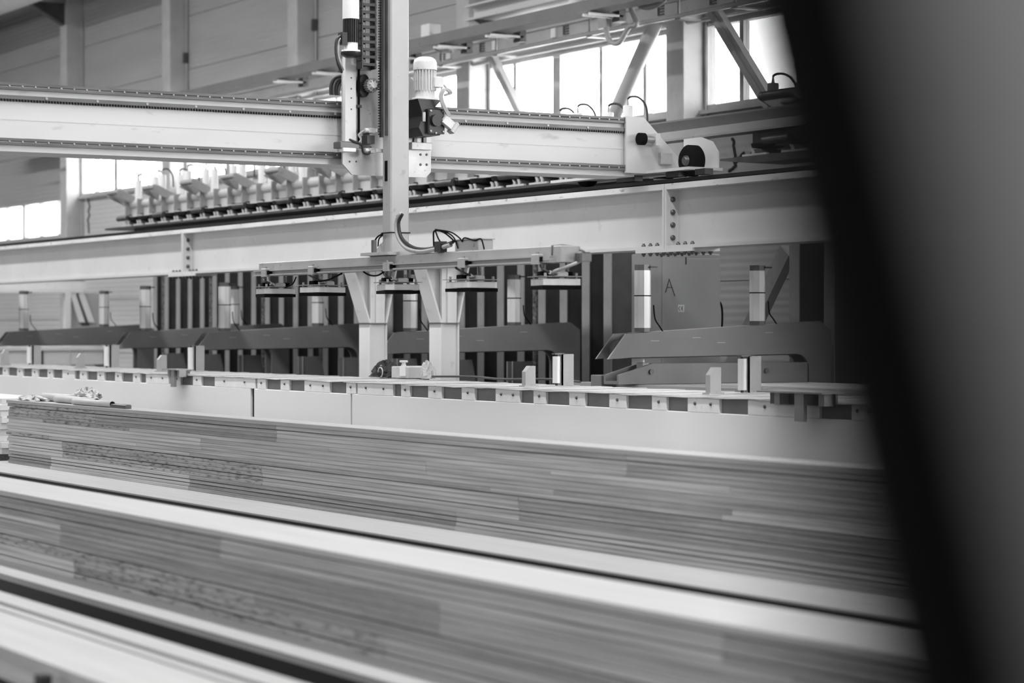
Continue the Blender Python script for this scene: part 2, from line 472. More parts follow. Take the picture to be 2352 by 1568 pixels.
strut((1640, 22), (1790, 270), .09, 'broad grey bracing strut falling across the last window on the right')

# duct in the upper corner
DU = 16.4
y0 = Y(95, DU); zc = EYE + .38 * DU / math.cos(TH)
t = empty('ventilation_duct', (DU, y0, 0)); tag(t, 'pale spiral ventilation duct in the upper left corner', 'duct')
m = MB()
prof = []
N_ = 90
for k in range(N_ + 1):
    prof += [(k / N_, .36), ((k + .5) / N_ if k < N_ else 1, .34 if k < N_ else .36)]
m.lathe((0, -14, zc), (0, 14, zc), prof, 20); m.build('duct_tube', 'white_paint', t)
yb = colY[6] - DU * 0
MB().prism([(.35, zc - .12), (1.25, zc - .12), (1.25, zc - .62)], 'y', colY[6] - y0 - .1, colY[6] - y0 + .1).build('wall_bracket', 'steel_dark', t)

# ---------------------------------------------------------------- crane runway in front of the presses
RU = 12.0
ZB0, ZB1, ZT0, ZT1 = 2.36, 2.39, 2.893, 2.945
bolt_me = MB().lathe((0, 0, 0), (-1, 0, 0), [(0, 1), (.6, 1), (.6, .6), (1, .6)], 8).mesh('bolt', 'steel_dark')
bolt_light = MB().lathe((0, 0, 0), (-1, 0, 0), [(0, 1), (.7, 1), (1, .8)], 8).mesh('bolt', 'steel')
def bolt(parent, p, r, dep, face='x', light=False):
    b = link('bolt', bolt_light if light else bolt_me, parent, p)
    b.scale = (dep, r, r)
    if face == 'y': b.rotation_euler = (0, 0, math.pi / 2)
    if face == 'z': b.rotation_euler = (0, math.pi / 2, 0)
    if face == '-z': b.rotation_euler = (0, -math.pi / 2, 0)
    return b
ys = [9.5, Y(1555, RU), Y(441, RU), 48]
labs = ['grey steel runway girder span nearest the dark guard post', 'long grey steel runway girder span behind the gripper mast', 'far grey steel runway girder span at the left window']
for k in range(3):
    y0, y1 = ys[k] + .004, ys[k + 1] - .004; c = (y0 + y1) / 2; hl = (y1 - y0) / 2
    t = empty('runway_girder', (RU, c, ZB0)); tag(t, labs[k], 'girder', 'runway girder spans')
    z = lambda v: v - ZB0
    MB().box(-.008, .008, -hl, hl, z(ZB1), z(ZT0)).build('web', 'girder_paint', t)
    MB().box(-.14, .14, -hl, hl, z(ZT0), z(ZT1)).build('top_flange', 'girder_worn', t)
    MB().box(-.14, .14, -hl, hl, z(ZB0), z(ZB1)).build('bottom_flange', 'girder_paint', t)
    for e in (-1, 1):
        if (k == 0 and e < 0) or (k == 2 and e > 0): continue
        ep = MB().box(-.14, .14, e * hl - e * .03, e * hl, z(ZB1), z(ZT0)).build('end_plate', 'girder_paint', t)
        for q in range(4):
            for xx in (-.075, .075): bolt(ep, (xx, e * hl - e * .03, z(ZB1) + .07 + q * .115), .024, .03 * e, 'y')
for i, yy in enumerate((ys[1], ys[2])):
    t = empty('splice_plate', (RU, yy, ZB0)); tag(t, ('bolted splice plate under the runway girder joint above the cabinet', 'bolted splice plate under the far runway girder joint')[i], 'splice plate', 'runway splice plates')
    MB().box(-.15, .15, -.45, .45, -.03, 0).build('plate', 'girder_paint', t)
    for q in range(8):
        yq = -.38 + q * .11
        for xx in (-.1, .1):
            bolt(t, (xx, yq, -.03), .02, .03, '-z')
            if abs(yq) > .06: bolt(t, (xx, yq, .03), .02, .03, 'z')
t = empty('crane_rail', (RU, 28, ZT1)); tag(t, 'black crane rail strip along the top of the runway girder', 'rail')
MB().box(-.05, .05, -18.5, 20, .0, .05).build('rail_head', 'black_paint', t)
MB().box(-.11, .11, -18.5, 20, 0, .012).build('rail_pad', 'black_rubber', t)

# Y-shaped posts that carry the girder
for px, lab in ((849, 'pale grey steel post with flared head, beside the dark rag bundle'), (1013, 'pale grey steel post with flared head, beside the taped box')):
    uf = 11.8; a = Y(px, uf)
    t = empty('runway_post', (uf, a, 0)); tag(t, lab, 'post', 'runway posts')
    zf = 1.70; top = ZB0
    MB().box(0, .02, 0, .255, 0, zf).box(.2, .22, 0, .255, 0, zf).box(.02, .2, .02, .06, 0, top).build('shaft', 'post_paint', t)
    MB().prism([(0, zf), (.02, zf), (-.2, top), (-.22, top)], 'y', 0, .255).build('front_flare', 'post_paint', t)
    MB().prism([(.2, zf), (.22, zf), (.36, top), (.34, top)], 'y', 0, .255).build('rear_flare', 'post_paint', t)
    MB().prism([(.02, zf + .02), (-.19, top), (.33, top), (.2, zf + .02)], 'y', .1, .12).build('gusset', 'post_paint', t)
    MB().prism([(.08, zf), (.14, zf), (.14, top), (.08, top)], 'y', .0, .1).build('stiffener', 'post_paint', t)
    MB().box(-.02, .24, -.015, .27, zf - .006, zf + .006).build('weld_seam', 'steel_dark', t)
    MB().box(-.26, .42, -.1, .36, top - .02, top).build('head_plate', 'post_paint', t)
    MB().box(-.1, .32, -.1, .36, 0, .025).build('foot_plate', 'post_paint', t)

# ---------------------------------------------------------------- gantry bridge
BA = 17.4
t = bridge = empty('bridge_girder', (0, BA, 0)); tag(t, 'long white box girder with steel guide rails crossing above the bench', 'bridge girder')
UL, UR = 1.0, 11.72
MB().box(UL, UR, 0, .42, 3.02, 3.55).build('box_beam', 'bridge_paint', t)
MB().box(UL, UR, -.003, 0, 3.265, 3.285).build('weld_strip', 'bridge_paint', t)
for zc, nm in ((3.525, 't'), (3.095, 'b')):
    g = MB().prism([(-.034, zc - .026), (-.034, zc - .006), (-.03, zc), (-.034, zc + .006), (-.034, zc + .026), (0, zc + .026), (0, zc - .026)], 'x', UL, UR - .04).build('guide_rail', 'rail_steel', t)
    k = 0
    x = 4.6
    while x < UR - .08:
        bolt(g, (x, -.033, zc), .0085, .006, 'y', True); x += .105
g = MB().box(UL, UR - .04, -.03, 0, 3.425, 3.455).build('gear_rack', 'rail_steel', t)
m = MB(); x = 4.6
while x < UR - .06:
    m.prism([(x, 3.425), (x + .016, 3.425), (x + .012, 3.408), (x + .004, 3.408)], 'y', -.03, 0); x += .024
o = m.build('rack_teeth', 'black_paint', g); o['kind'] = 'stuff'
x = 4.9
while x < UR: bolt(g, (x, -.03, 3.441), .012, .006, 'y', True); x += .42
for k in range(9):
    xx = 6.0 + k * .63
    MB().box(xx, xx + .16, -.012, 0, 3.117, 3.124).build('shim', 'steel_dark', t)
# end carriage
MB().prism([(11.6, 3.05), (11.6, 3.56), (11.79, 3.56), (12.22, 3.17), (12.22, 3.05)], 'y', -.05, -.02).build('end_plate', 'bridge_paint', t)
MB().box(11.72, 11.76, .0, .42, 3.05, 3.55).build('end_cap', 'bridge_paint', t)
MB().box(11.95, 12.08, -.09, -.05, 3.14, 3.24).build('hatch', 'plate_worn', t)
MB().box(11.82, 12.2, -.7, 1.6, 3.05, 3.075).build('carriage_plate', 'bridge_paint', t)
MB().prism([(-.14, 3.37), (-.4, 3.37), (-.57, 3.32), (-.66, 3.22), (-.66, 3.07), (-.14, 3.07)], 'x', 12.17, 12.19).build('wheel_guard', 'white_paint', t)
for yy, nm in ((-.52, 1), (1.2, 2)):
    w = MB().lathe((11.93, yy, 3.142), (12.05, yy, 3.142), [(0, .09), (0, .125), (.15, .142), (.85, .142), (1, .125), (1, .09)], 28).build('wheel', 'black_rubber', t)
    MB().lathe((11.9, yy, 3.142), (12.06, yy, 3.142), [(0, .03), (.1, .045), (.3, .05), (.35, .092), (1, .092)], 18).build('hub', 'steel_dark', w)
bf = MB().cyl((11.87, -.12, 3.355), (11.75, -.12, 3.355), .032, 16).build('buffer', 'steel', t)
MB().cyl((11.75, -.12, 3.355), (11.69, -.12, 3.355), .055, 18).build('buffer_pad', 'black_rubber', bf)
MB().box(11.85, 11.9, -.16, -.05, 3.3, 3.41).build('buffer_bracket', 'bridge_paint', bf)
for y0_, y1_ in ((-.5, -.3), (-.9, -.75), (.2, .5)): MB().box(11.86, 11.95, y0_, y1_, 2.998, 3.05).build('rail_scraper', 'black_paint', t)

# ---------------------------------------------------------------- trolley
TA = 17.27
t = empty('trolley', (9.0, TA, 0)); tag(t, 'worn steel trolley plate with motors clamped on the white bridge girder', 'trolley')
P = lambda px, py, a=TA: (U(px, a) - 9.0, ZH(py, U(px, a), a))
x0, _ = P(787, 0); x1, _ = P(990, 0)
MB().prism([(x0, 3.9), (x0, 3.02), (x0 + .09, 2.93), (x1 - .05, 2.93), (x1, 2.98), (x1, 3.6), (x0 + .5, 3.9)], 'y', 0, .022).build('carriage_plate', 'plate_worn', t)
ch = MB().prism([(x0, 3.92), (x0 + .02, 3.94), (x0 + .1, 3.94), (x0 + .1, 3.14), (x0, 3.14)], 'y', -.05, 0).build('side_channel', 'white_paint', t)
for py in (180, 205, 226, 252):
    zz = P(800, py)[1]; bolt(ch, (x0 + .055, -.05, zz), .007, .006, 'y')
rod = MB().cyl((x0 + .12, -.06, 3.15), (x0 + .12, -.06, 3.93), .011, 10).build('lubrication_tube', 'black_rubber', t)
for zz in (3.17, 3.5, 3.9): MB().box(x0 + .1, x0 + .14, -.075, -.02, zz - .012, zz + .012).build('clip', 'black_paint', rod)
MB().tube([(x0 + .12, -.06, 3.93), (x0 + .11, -.06, 3.98), (x0 + .06, -.05, 3.98), (x0 + .02, -.05, 3.94)], .012, 8).build('tube_bend', 'steel', rod)
for px, py in ((803, 371), (818, 371)):
    q = P(px, py); bolt(t, (q[0], 0, q[1]), .008, .008, 'y')
for px, py in ((966, 355), (980, 355), (966, 378), (980, 378)):
    q = P(px, py); bolt(t, (q[0], 0, q[1]), .011, .008, 'y')
rc = MB().cbox(-.1, .1, -.05, 0, 0, .06, .004).build('runner_block', 'plate_worn', t, (P(963, 350)[0], -.0, P(963, 344)[1]))
MB().box(-.06, -.03, -.02, .0, .06, .11).box(.03, .06, -.02, 0, .06, .11).build('runner_bolts', 'steel_dark', rc)

def motor(parent, x, z0, z1, r, y, capm, bodym, cap0):
    """finned motor on a vertical axis: body z0..cap0, fan cap cap0..z1"""
    b = MB().cyl((x, y, z0), (x, y, cap0), r * .8, 20).build('motor_body', bodym, parent)
    for k in range(22):
        a = 2 * math.pi * k / 22
        f = MB().box(r * .78, r * .98, -.004, .004, z0 + .02, cap0 - .005).build('fin', bodym, b, (x, y, 0), (0, 0, a))
    MB().lathe((x, y, cap0), (x, y, z1), [(0, r * 1.02), (.55, r * 1.02), (.8, r * .93), (.95, r * .7), (1, r * .55)], 24).build('fan_cap', capm, b)
    MB().lathe((x, y, z0 - .06), (x, y, z0 + .02), [(0, r * 1.15), (.25, r * 1.15), (.25, r * .85), (1, r * .85)], 24).build('flange', capm, b)
    return b
# lift motor above the plate
xm, _ = P(806, 60, TA - .2)
mb = motor(t, xm, ZH(104, 8.66, 17.07), 4.55, .068, -.2, 'white_paint', 'black_paint', ZH(44, 8.66, 17.07))
z0 = ZH(104, 8.66, 17.07)
MB().lathe((xm, -.2, z0 - .1), (xm, -.2, z0 - .055), [(0, .05), (.4, .085), (1, .085)], 20).build('gear_neck', 'black_paint', t)
MB().box(xm - .1, xm - .05, -.24, -.16, z0, z0 + .1).build('terminal_box', 'black_paint', mb)
MB().tube([(xm - .08, -.2, z0 + .08), (xm - .13, -.2, z0 + .04), (xm - .14, -.2, z0 - .05), (xm - .12, -.2, z0 - .16), (xm - .06, -.15, z0 - .22)], .012, 8).build('motor_cable', 'dark_hose', mb)
MB().tube([(xm - .08, -.2, z0 + .06), (xm - .11, -.2, z0 + .03), (xm - .12, -.2, z0 - .06), (xm - .1, -.2, z0 - .15), (xm - .05, -.15, z0 - .2)], .012, 8).build('motor_cable', 'steel', mb)
# cable chain
xc = P(839, 60, TA - .15)[0]
cc = MB().box(xc - .05, xc + .05, -.16, -.15, 3.79, 3.83).build('cable_chain', 'black_paint', t)
m1 = MB(); m1.prism([(-.006, 0), (.006, .0), (.006, .066), (-.006, .066)], 'y', -.05, .05); m1.box(-.012, .012, -.042, .03, .01, .05)
link_me = m1.mesh('chain_link', 'black_paint')
bar_me = MB().box(-.06, .06, -.05, -.035, .0, .022).box(-.06, .06, .035, .05, 0, .022).mesh('chain_bar', 'black_paint')
k = 0; z = 3.8
while z < 5.1:
    for s in (-.062, .062): link('chain_link', link_me, cc, (xc + s, -.17, z))
    link('chain_bar', bar_me, cc, (xc, -.17, z + .025)); z += .062
MB().box(xc - .01, xc + .03, -.175, -.165, 3.86, 5.1).build('chain_cable', 'pale_hose', cc)
# pinion with lobed flange
xp, zp = P(851, 196, TA - .1)
lobes = []
for k in range(40):
    a = 2 * math.pi * k / 40; rr = .062 + .03 * max(0, abs(math.sin(a))) ** 6
    lobes.append((xp - .03 + rr * math.cos(a), zp + rr * 1.05 * math.sin(a)))
pf = MB().prism(lobes, 'y', -.05, 0).build('pinion_flange', 'black_paint', t)
g = []
for k in range(72):
    a = 2 * math.pi * k / 72; rr = .052 if (k // 2) % 2 else .059
    g.append((xp + .01 + rr * math.cos(a), zp + rr * math.sin(a)))
MB().prism(g, 'y', -.13, -.06).build('pinion', 'steel', pf)
MB().lathe((xp + .01, -.13, zp), (xp + .01, -.15, zp), [(0, .042), (.4, .042), (.4, .028), (1, .026)], 20).build('pinion_lock', 'aluminium', pf)
for k in range(8):
    a = 2 * math.pi * k / 8; bolt(pf, (xp + .01 + .036 * math.cos(a), -.135, zp + .036 * math.sin(a)), .006, .008, 'y')
# sensor arms and cable tangle low on the plate
for py, ln in ((300, .13), (346, .09)):
    q = P(850, py, TA - .08)
    sb = MB().cbox(q[0] - .03, q[0] + .03, -.12, 0, q[1] - .02, q[1] + .02, .004).build('sensor_bracket', 'plate_worn', t)
    MB().cyl((q[0] - .06, -.1, q[1]), (q[0] - .02, -.1, q[1]), .018, 12).build('sensor_head', 'white_paint', sb)
    MB().cbox(q[0] + .03, q[0] + .03 + ln, -.14, -.1, q[1] - .015, q[1] + .015, .003).build('sensor_arm', 'aluminium', sb)
q = P(846, 322, TA - .08)
MB().tube([(q[0] - .05, -.1, q[1] + .08), (q[0] - .1, -.1, q[1] + .04), (q[0] - .08, -.1, q[1]), (q[0] - .11, -.1, q[1] - .05), (q[0] - .05, -.1, q[1] - .08)], .008, 6).build('sensor_cable', 'pale_hose', t)
MB().box(q[0] - .02, q[0] + .05, -.1, 0, q[1] - .03, q[1] + .04).build('limit_switch', 'steel_dark', t)
q = P(790, 335, TA - .08)
rb = MB().cbox(q[0] - .06, q[0] + .12, -.13, 0, q[1] - .02, q[1] + .035, .006).build('rail_wiper', 'steel_dark', t)
MB().cbox(q[0] - .04, q[0] + .08, -.15, -.06, q[1] - .05, q[1] - .02, .004).build('wiper_plate', 'white_paint', rb)
MB().tube([(q[0] + .02, -.14, q[1] + .05), (q[0] + .08, -.14, q[1] + .03), (q[0] + .14, -.13, q[1] + .01), (q[0] + .16, -.12, q[1] - .05), (q[0] + .21, -.12, q[1] - .06), (q[0] + .24, -.1, q[1] + .0)], .01, 6).build('wiper_hose', 'dark_hose', rb)
# hose bundle behind the plate
for k in range(4):
    q = P(760 + k * 6, 180 + k * 3, TA + .1)
    MB().tube([(q[0], .1, 3.6), (q[0], .1, q[1] - .06), (q[0] + .03, .1, q[1]), (q[0] + .09, .08, q[1] + .02), (q[0] + .14, .06, q[1])], .014, 8).build('hose', 'steel_dark' if k % 2 else 'dark_hose', t)
# travel motor on the right
xm, _ = P(975, 150, TA - .15)
zb = ZH(214, 9.35, TA - .15)
mb = motor(t, xm, zb, ZH(131, 9.35, TA - .15), .098, -.16, 'motor_grey', 'motor_grey', ZH(161, 9.35, TA - .15))
MB().cbox(xm + .03, xm + .13, -.26, -.14, zb + .05, zb + .14, .012).build('terminal_box', 'motor_grey', mb)
gb = MB().prism([(xm - .13, zb - .06), (xm + .1, zb - .06), (xm + .04, zb - .12), (xm + .13, zb - .14), (xm + .13, zb - .3), (xm + .08, zb - .36), (xm - .08, zb - .37), (xm - .12, zb - .3), (xm - .08, zb - .2), (xm - .1, zb - .14)], 'y', -.27, -.02).build('gearbox', 'black_paint', t)
MB().cbox(xm - .05, xm + .11, -.31, -.27, zb - .35, zb - .14, .01).build('gearbox_cover', 'black_paint', gb)
MB().cyl((xm + .02, -.34, zb - .24), (xm + .02, -.27, zb - .24), .05, 18).build('shaft_cap', 'black_paint', gb)
MB().cbox(xm - .09, xm - .06, -.285, -.27, zb - .25, zb - .17, .004).build('name_plate', 'steel', gb)
for dx, dz in ((-.03, -.16), (.09, -.16), (-.03, -.33), (.02, -.345), (.09, -.33)):
    bolt(gb, (xm + dx, -.31, zb + dz), .01, .012, 'y', True)
sn = MB().cbox(-.06, .06, -.03, .03, -.035, .035, .006).build('encoder', 'motor_grey', t, (xm + .13, -.33, zb - .26), (0, R(35), 0))
MB().cbox(-.04, .0, -.04, .04, -.05, .05, .006).build('encoder_cap', 'steel', sn, (.08, 0, 0))
for k in range(3):
    d = .012 * k
    MB().tube([(xm + .13 + d, -.33, zb - .2), (xm + .07 + d, -.34, zb - .12), (xm + .04 + d, -.34, zb - .04), (xm + .07 + d, -.34, zb + .02), (xm + .15, -.3, zb + .03 - d), (xm + .19 - d, -.28, zb + .0), (xm + .12, -.28, zb - .02)], .008, 6).build('encoder_cable', 'pale_hose', t)
MB().tube([(xm + .12, -.2, zb + .07), (xm + .15, -.2, zb + .08), (xm + .18, -.22, zb + .04), (xm + .18, -.26, zb - .0)], .008, 6).build('motor_cable', 'pale_hose', t)

# ---------------------------------------------------------------- lifting mast with the gripper beam
MU, MA = 8.985, 16.95
t = empty('lifting_mast', (MU, MA, 1.93)); tag(t, 'tall grey mast carrying the vacuum gripper beam with five suction pads', 'mast')
B0 = 1.93
z = lambda v: v - B0
MB().cbox(0, .175, 0, .155, z(2.28), z(5.6), .012).build('mast_tube', 'mast_paint', t)
rk = MB().box(-.02, 0, .13, .17, z(3.24), z(5.6)).build('gear_rack', 'steel_dark', t)
m = MB(); q = 3.26
while q < 5.2:
    m.prism([(z(q), -.02), (z(q) + .012, -.02), (z(q) + .009, -.034), (z(q) + .003, -.034)], 'y', 0, 1) if False else m.box(-.034, -.02, .13, .165, z(q), z(q) + .01); q += .022
o = m.build('rack_teeth', 'black_paint', rk); o['kind'] = 'stuff'
MB().box(-.012, 0, .05, .09, z(3.25), z(5.6)).build('guide_strip', 'steel_dark', t)
MB().box(-.006, 0, .06, .1, z(2.87), z(3.04)).build('slot_cover', 'black_rubber', t)
MB().cyl((.075, -.001, z(2.565)), (.075, .01, z(2.565)), .028, 20).build('cable_port', 'black_rubber', t)
BF, BY0, BY1 = 8.95 - MU, Y(1289, 8.95) - MA, Y(594, 8.95) - MA
MB().box(-.12, .33, -.16, .32, z(2.25), z(2.275)).build('mast_foot_plate', 'mast_paint', t)
MB().prism([(.175, z(2.275)), (.27, z(2.275)), (.175, z(2.37))], 'y', .06, .075).prism([(0, z(2.275)), (-.09, z(2.275)), (0, z(2.37))], 'y', .14, .155).build('foot_gusset', 'mast_paint', t)
gbm = MB().cbox(BF, BF + .17, BY0, BY1, z(2.128), z(2.25), .008).build('gripper_beam', 'bar_paint', t)
yr0, yr1 = Y(1268, 8.93) - MA, BY1 + .02
cr = MB().prism([(0, 0), (-.045, 0), (-.045, .012), (-.012, .016), (-.012, .036), (-.045, .04), (-.045, .05), (0, .05)], 'y', yr0, yr1).build('clamp_rail', 'bar_paint', t, (BF, 0, z(2.126)))
MB().box(-.047, -.012, yr0 + .0, yr0 + .25, .014, .04).build('rail_filler', 'bar_paint', cr)
MB().tube([(BF - .006, BY0 + .12, z(2.13)), (BF - .006, BY0 + .12, z(2.25)), (BF + .08, BY0 + .12, z(2.256)), (BF + .175, BY0 + .12, z(2.25))], .006, 6, 1).build('cable_tie', 'steel_dark', gbm)
padx = (633, 741, 914, 1083, 1276); yaws = (9, -9, 13, -6, 13)
brk = (612, 720, 893, 1066, 1236)
for i, (px, yw) in enumerate(zip(padx, yaws)):
    yy = Y(px, 9.03) - MA; xx = 9.03 - MU
    pd = empty('suction_pad', (xx, yy, 0), R(-yw)); pd.parent = t
    w = .148
    MB().box(-w, w, -w, w, 0, .026).build('foam', 'black_rubber', pd)
    MB().cbox(-w + .003, w - .003, -w + .003, w - .003, .03, .078, .004).build('pad_body', 'aluminium', pd)
    MB().box(-w - .02, w + .02, -w - .01, w + .01, .092, .097).build('mount_plate', 'steel', pd)
    for sx, sy in ((-1, -1), (1, -1), (-1, 1), (1, 1)):
        MB().cyl((sx * .12, sy * .12, .078), (sx * .12, sy * .12, .12), .011, 8).build('stud', 'steel', pd)
    for sx in (-1, 1):
        px_, py_ = (-.105, -.02) if sx < 0 else (.1, .03)
        MB().cbox(px_ - .034, px_ + .034, py_ - .034, py_ + .034, .097, .132, .004).build('spring_seat', 'black_rubber', pd)
        MB().spring((px_, py_, .132), (px_, py_, .2), .014, .0035, 7).build('spring', 'steel', pd)
        MB().cyl((px_, py_, .132), (px_, py_, .24), .006, 8).build('spring_pin', 'steel', pd)
    MB().cbox(-.02, .07, -.09, -.02, .097, .13, .008).build('vacuum_valve', 'white_paint', pd)
    MB().cyl((-.03, -.06, .115), (-.08, -.1, .125), .014, 10).build('hose_coupling', 'aluminium', pd)
    MB().tube([(-.08, -.1, .125), (-.12, -.06, .15), (-.08, .1, .19), (.02, .16, .2)], .009, 6).build('vacuum_hose', 'dark_hose', pd)
    yb = Y(brk[i], 8.91) - MA
    cb = MB().cbox(BF - .075, BF - .02, yb - .05, yb + .05, z(2.115), z(2.19), .006).build('clamp_bracket', 'bar_paint', t)
    MB().cyl((BF - .048, yb, z(2.19)), (BF - .048, yb, z(2.205)), .014, 8).build('clamp_screw', 'steel', cb)
    MB().box(BF - .06, BF - .02, yb - .075, yb - .05, z(2.135), z(2.17)).build('clamp_shadow_gap', 'black_rubber', cb)  # black box stands for the shadow gap, not a rubber part
# end fitting
ye = BY0 - .08
ef = MB().cbox(BF + .1, BF + .2, ye - .03, ye + .06, z(2.13), z(2.2), .01).build('end_bracket', 'steel_dark', t)
MB().tube([(BF + .16, BY0, z(2.225)), (BF + .2, BY0 - .03, z(2.2)), (BF + .16, BY0 - .06, z(2.15)), (BF + .06, BY0 - .02, z(2.1)), (BF + .0, BY0 + .1, z(2.06)), (BF + .06, BY0 + .14, z(2.05))], .013, 8).build('end_hose', 'pale_hose', ef)
# valve box and cables on the beam
yv = Y(1078, 9.0) - MA
vb = MB().cbox(BF + .01, BF + .15, yv - .2, yv + .16, z(2.25), z(2.335), .006).build('valve_box', 'bar_paint', t)
MB().box(BF + .0, BF + .16, yv - .21, yv + .17, z(2.335), z(2.343)).build('valve_box_lid', 'bar_paint', vb)
bolt(vb, (BF + .01, yv - .14, z(2.29)), .014, .008, 'x', True)
def bp(px, py, u=8.95):
    a = Y(px, u); return (u - MU, a - MA, z(ZH(py, u, a)))
for pts, r, mt in (
    ([(922, 490), (912, 508), (914, 540), (932, 568), (965, 577), (1000, 572), (1035, 562)], .02, 'mast_paint'),
    ([(924, 492), (916, 512), (922, 545), (945, 566), (975, 572), (1010, 566), (1040, 556)], .014, 'dark_hose'),
    ([(997, 572), (996, 550), (998, 530), (1020, 534), (1045, 555)], .007, 'black_rubber'),
    ([(1000, 528), (1022, 532), (1042, 545), (1052, 570)], .006, 'black_rubber'),
    ([(1000, 527), (1035, 533), (1055, 546), (1062, 555)], .006, 'black_rubber'),
    ([(1000, 530), (1008, 550), (1022, 568)], .006, 'black_rubber'),
    ([(1062, 552), (1068, 546), (1090, 552), (1105, 549), (1112, 572)], .006, 'black_rubber'),
    ([(879, 537), (866, 545), (858, 562), (862, 580)], .007, 'black_rubber'),
    ([(879, 540), (870, 550), (868, 578)], .006, 'black_rubber'),
    ([(835, 624), (850, 632), (868, 632), (885, 622)], .007, 'black_rubber'),
    ([(878, 620), (886, 634), (900, 645)], .009, 'black_rubber'),
    ([(730, 646), (755, 642), (772, 634), (785, 628)], .008, 'black_rubber'),
    ([(655, 660), (672, 652), (680, 636)], .006, 'black_rubber'),
    ([(617, 630), (620, 645), (632, 655)], .006, 'pale_hose')):
    MB().tube([bp(x, y) for x, y in pts], r, 7).build('hose', mt, t)
MB().box(*[c for c in (bp(1012, 560)[0] - .03, bp(1012, 560)[0] + .03, bp(1012, 560)[1] - .05, bp(1012, 560)[1] + .05, z(2.25), z(2.335))]).build('solenoid', 'black_paint', t)
MB().tube([(-.004, -.004, z(2.44)), (.179, -.004, z(2.44)), (.179, .16, z(2.44)), (-.004, .16, z(2.44)), (-.004, -.004, z(2.44))], .005, 6, 1).build('mast_strap', 'black_rubber', t)
q = bp(859, 578, 8.9)
MB().box(q[0] - .015, q[0] + .015, q[1] - .02, q[1] + .02, z(2.27), z(2.38)).build('sensor_stick', 'steel_dark', t)

# ---------------------------------------------------------------- press frames (C-shaped)
def fillet(cx, cz, r, a0, a1, n=6):
    return [(cx + r * math.cos(R(a0 + (a1 - a0) * k / n)), cz + r * math.sin(R(a0 + (a1 - a0) * k / n))) for k in range(n + 1)]
PU = 12.3
prof = [(0, 1.345), (.205, 1.59), (2.61, 1.72), (2.75, 1.63), (2.75, 0), (2.46, 0)] + fillet(2.3, 1.226, .16, 0, 90) + [(.3, 1.36)]
def press_cyl(parent, x, zb, zt):
    c = empty('pneumatic_cylinder', (x, .115, zb)); c.parent = parent
    H = zt - zb; r = .083
    oc = [(r * math.cos(R(22.5 + 45 * k)) , r * math.sin(R(22.5 + 45 * k))) for k in range(8)]
    MB().prism(oc, 'z', .04, H - .055).build('barrel', 'aluminium', c)
    MB().prism([(p[0] * .96, p[1] * .96) for p in oc], 'z', H - .055, H).build('cap', 'steel_dark', c)
    MB().prism([(p[0] * .98, p[1] * .98) for p in oc], 'z', 0, .04).build('foot', 'steel_dark', c)
    MB().prism([(p[0] * 1.03, p[1] * 1.03) for p in oc], 'z', H * .53, H * .53 + .011).build('strap', 'black_rubber', c)
    MB().box(.03, .11, -.1, -.03, H - .03, H - .015).build('fitting', 'black_paint', c)
    MB().tube([(.09, -.06, H * .4), (.1, -.07, H * .2), (.15, -.07, .06), (.22, -.06, -.02)], .007, 6).build('hose', 'black_rubber', c)
    return c
arms = [(Y(1397, PU), 'dark grey press frame nearest the dark guard post, with pressure bar below', 0),
        (Y(905, PU + .205), 'dark grey press frame reaching behind both pale flared posts', 1),
        (Y(480.6, PU + .205), 'dark grey press frame whose tip stands right of the small steel trestle', 2),
        (Y(300, PU + .205), 'dark grey press frame overlapping the farthest frame, left end of the uprights', 3),
        (Y(23, PU + .205), 'farthest dark grey press frame, cut by the left picture edge', 4)]
side_me = MB().prism(prof, 'y', 0, .025).mesh('side_plate', 'press_dark')
for a, lab, i in arms:
    t = empty('clamping_press', (PU, a, 0)); tag(t, lab, 'press', 'clamping presses')
    link('side_plate', side_me, t, (0, 0, 0)); link('side_plate', side_me, t, (0, .21, 0))
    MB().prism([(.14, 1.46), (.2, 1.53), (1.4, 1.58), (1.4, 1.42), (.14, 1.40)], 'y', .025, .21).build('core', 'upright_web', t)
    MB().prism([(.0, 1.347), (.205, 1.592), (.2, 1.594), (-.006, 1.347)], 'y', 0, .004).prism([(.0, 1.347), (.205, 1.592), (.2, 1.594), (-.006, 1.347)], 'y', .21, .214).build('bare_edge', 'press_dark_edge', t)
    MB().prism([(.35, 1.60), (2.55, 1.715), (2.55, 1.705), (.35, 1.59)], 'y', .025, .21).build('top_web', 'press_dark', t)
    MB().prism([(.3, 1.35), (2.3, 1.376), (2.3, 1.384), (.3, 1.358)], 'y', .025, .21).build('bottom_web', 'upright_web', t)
    for xx, zz in ((.5, 1.52), (1.0, 1.55), (1.3, 1.5), (1.9, 1.6)):
        MB().box(xx, xx + .1, -.003, 0, zz, zz + .006).build('weld_mark', 'press_dark_edge', t)
    press_cyl(t, .48, 1.61, 2.27); press_cyl(t, 1.89, 1.68, 2.285)
# pressure bar below the nearest frame
a = arms[0][0]
t = empty('pressure_bar', (PU, a, 1.1)); tag(t, 'long dark pressure bar lying on the boards below the nearest frame', 'pressure bar')
MB().prism([(.1, 0), (.1, .09), (.5, .2), (2.42, .2), (2.42, 0)], 'y', -.03, .0).prism([(.1, 0), (.1, .09), (.5, .2), (2.42, .2), (2.42, 0)], 'y', .2, .23).box(.1, 2.42, 0, .2, 0, .03).build('bar_body', 'press_dark', t)
for xx in (.48, 1.89):
    r_ = MB().cyl((xx, .115, .12), (xx, .115, .42), .022, 12).build('piston_rod', 'aluminium', t)
    MB().cbox(xx - .04, xx + .04, .06, .17, .08, .21, .006).build('clevis', 'steel', r_)
    MB().cyl((xx, -.05, .12), (xx, .25, .12), .026, 12).build('clevis_pin', 'steel_dark', r_)

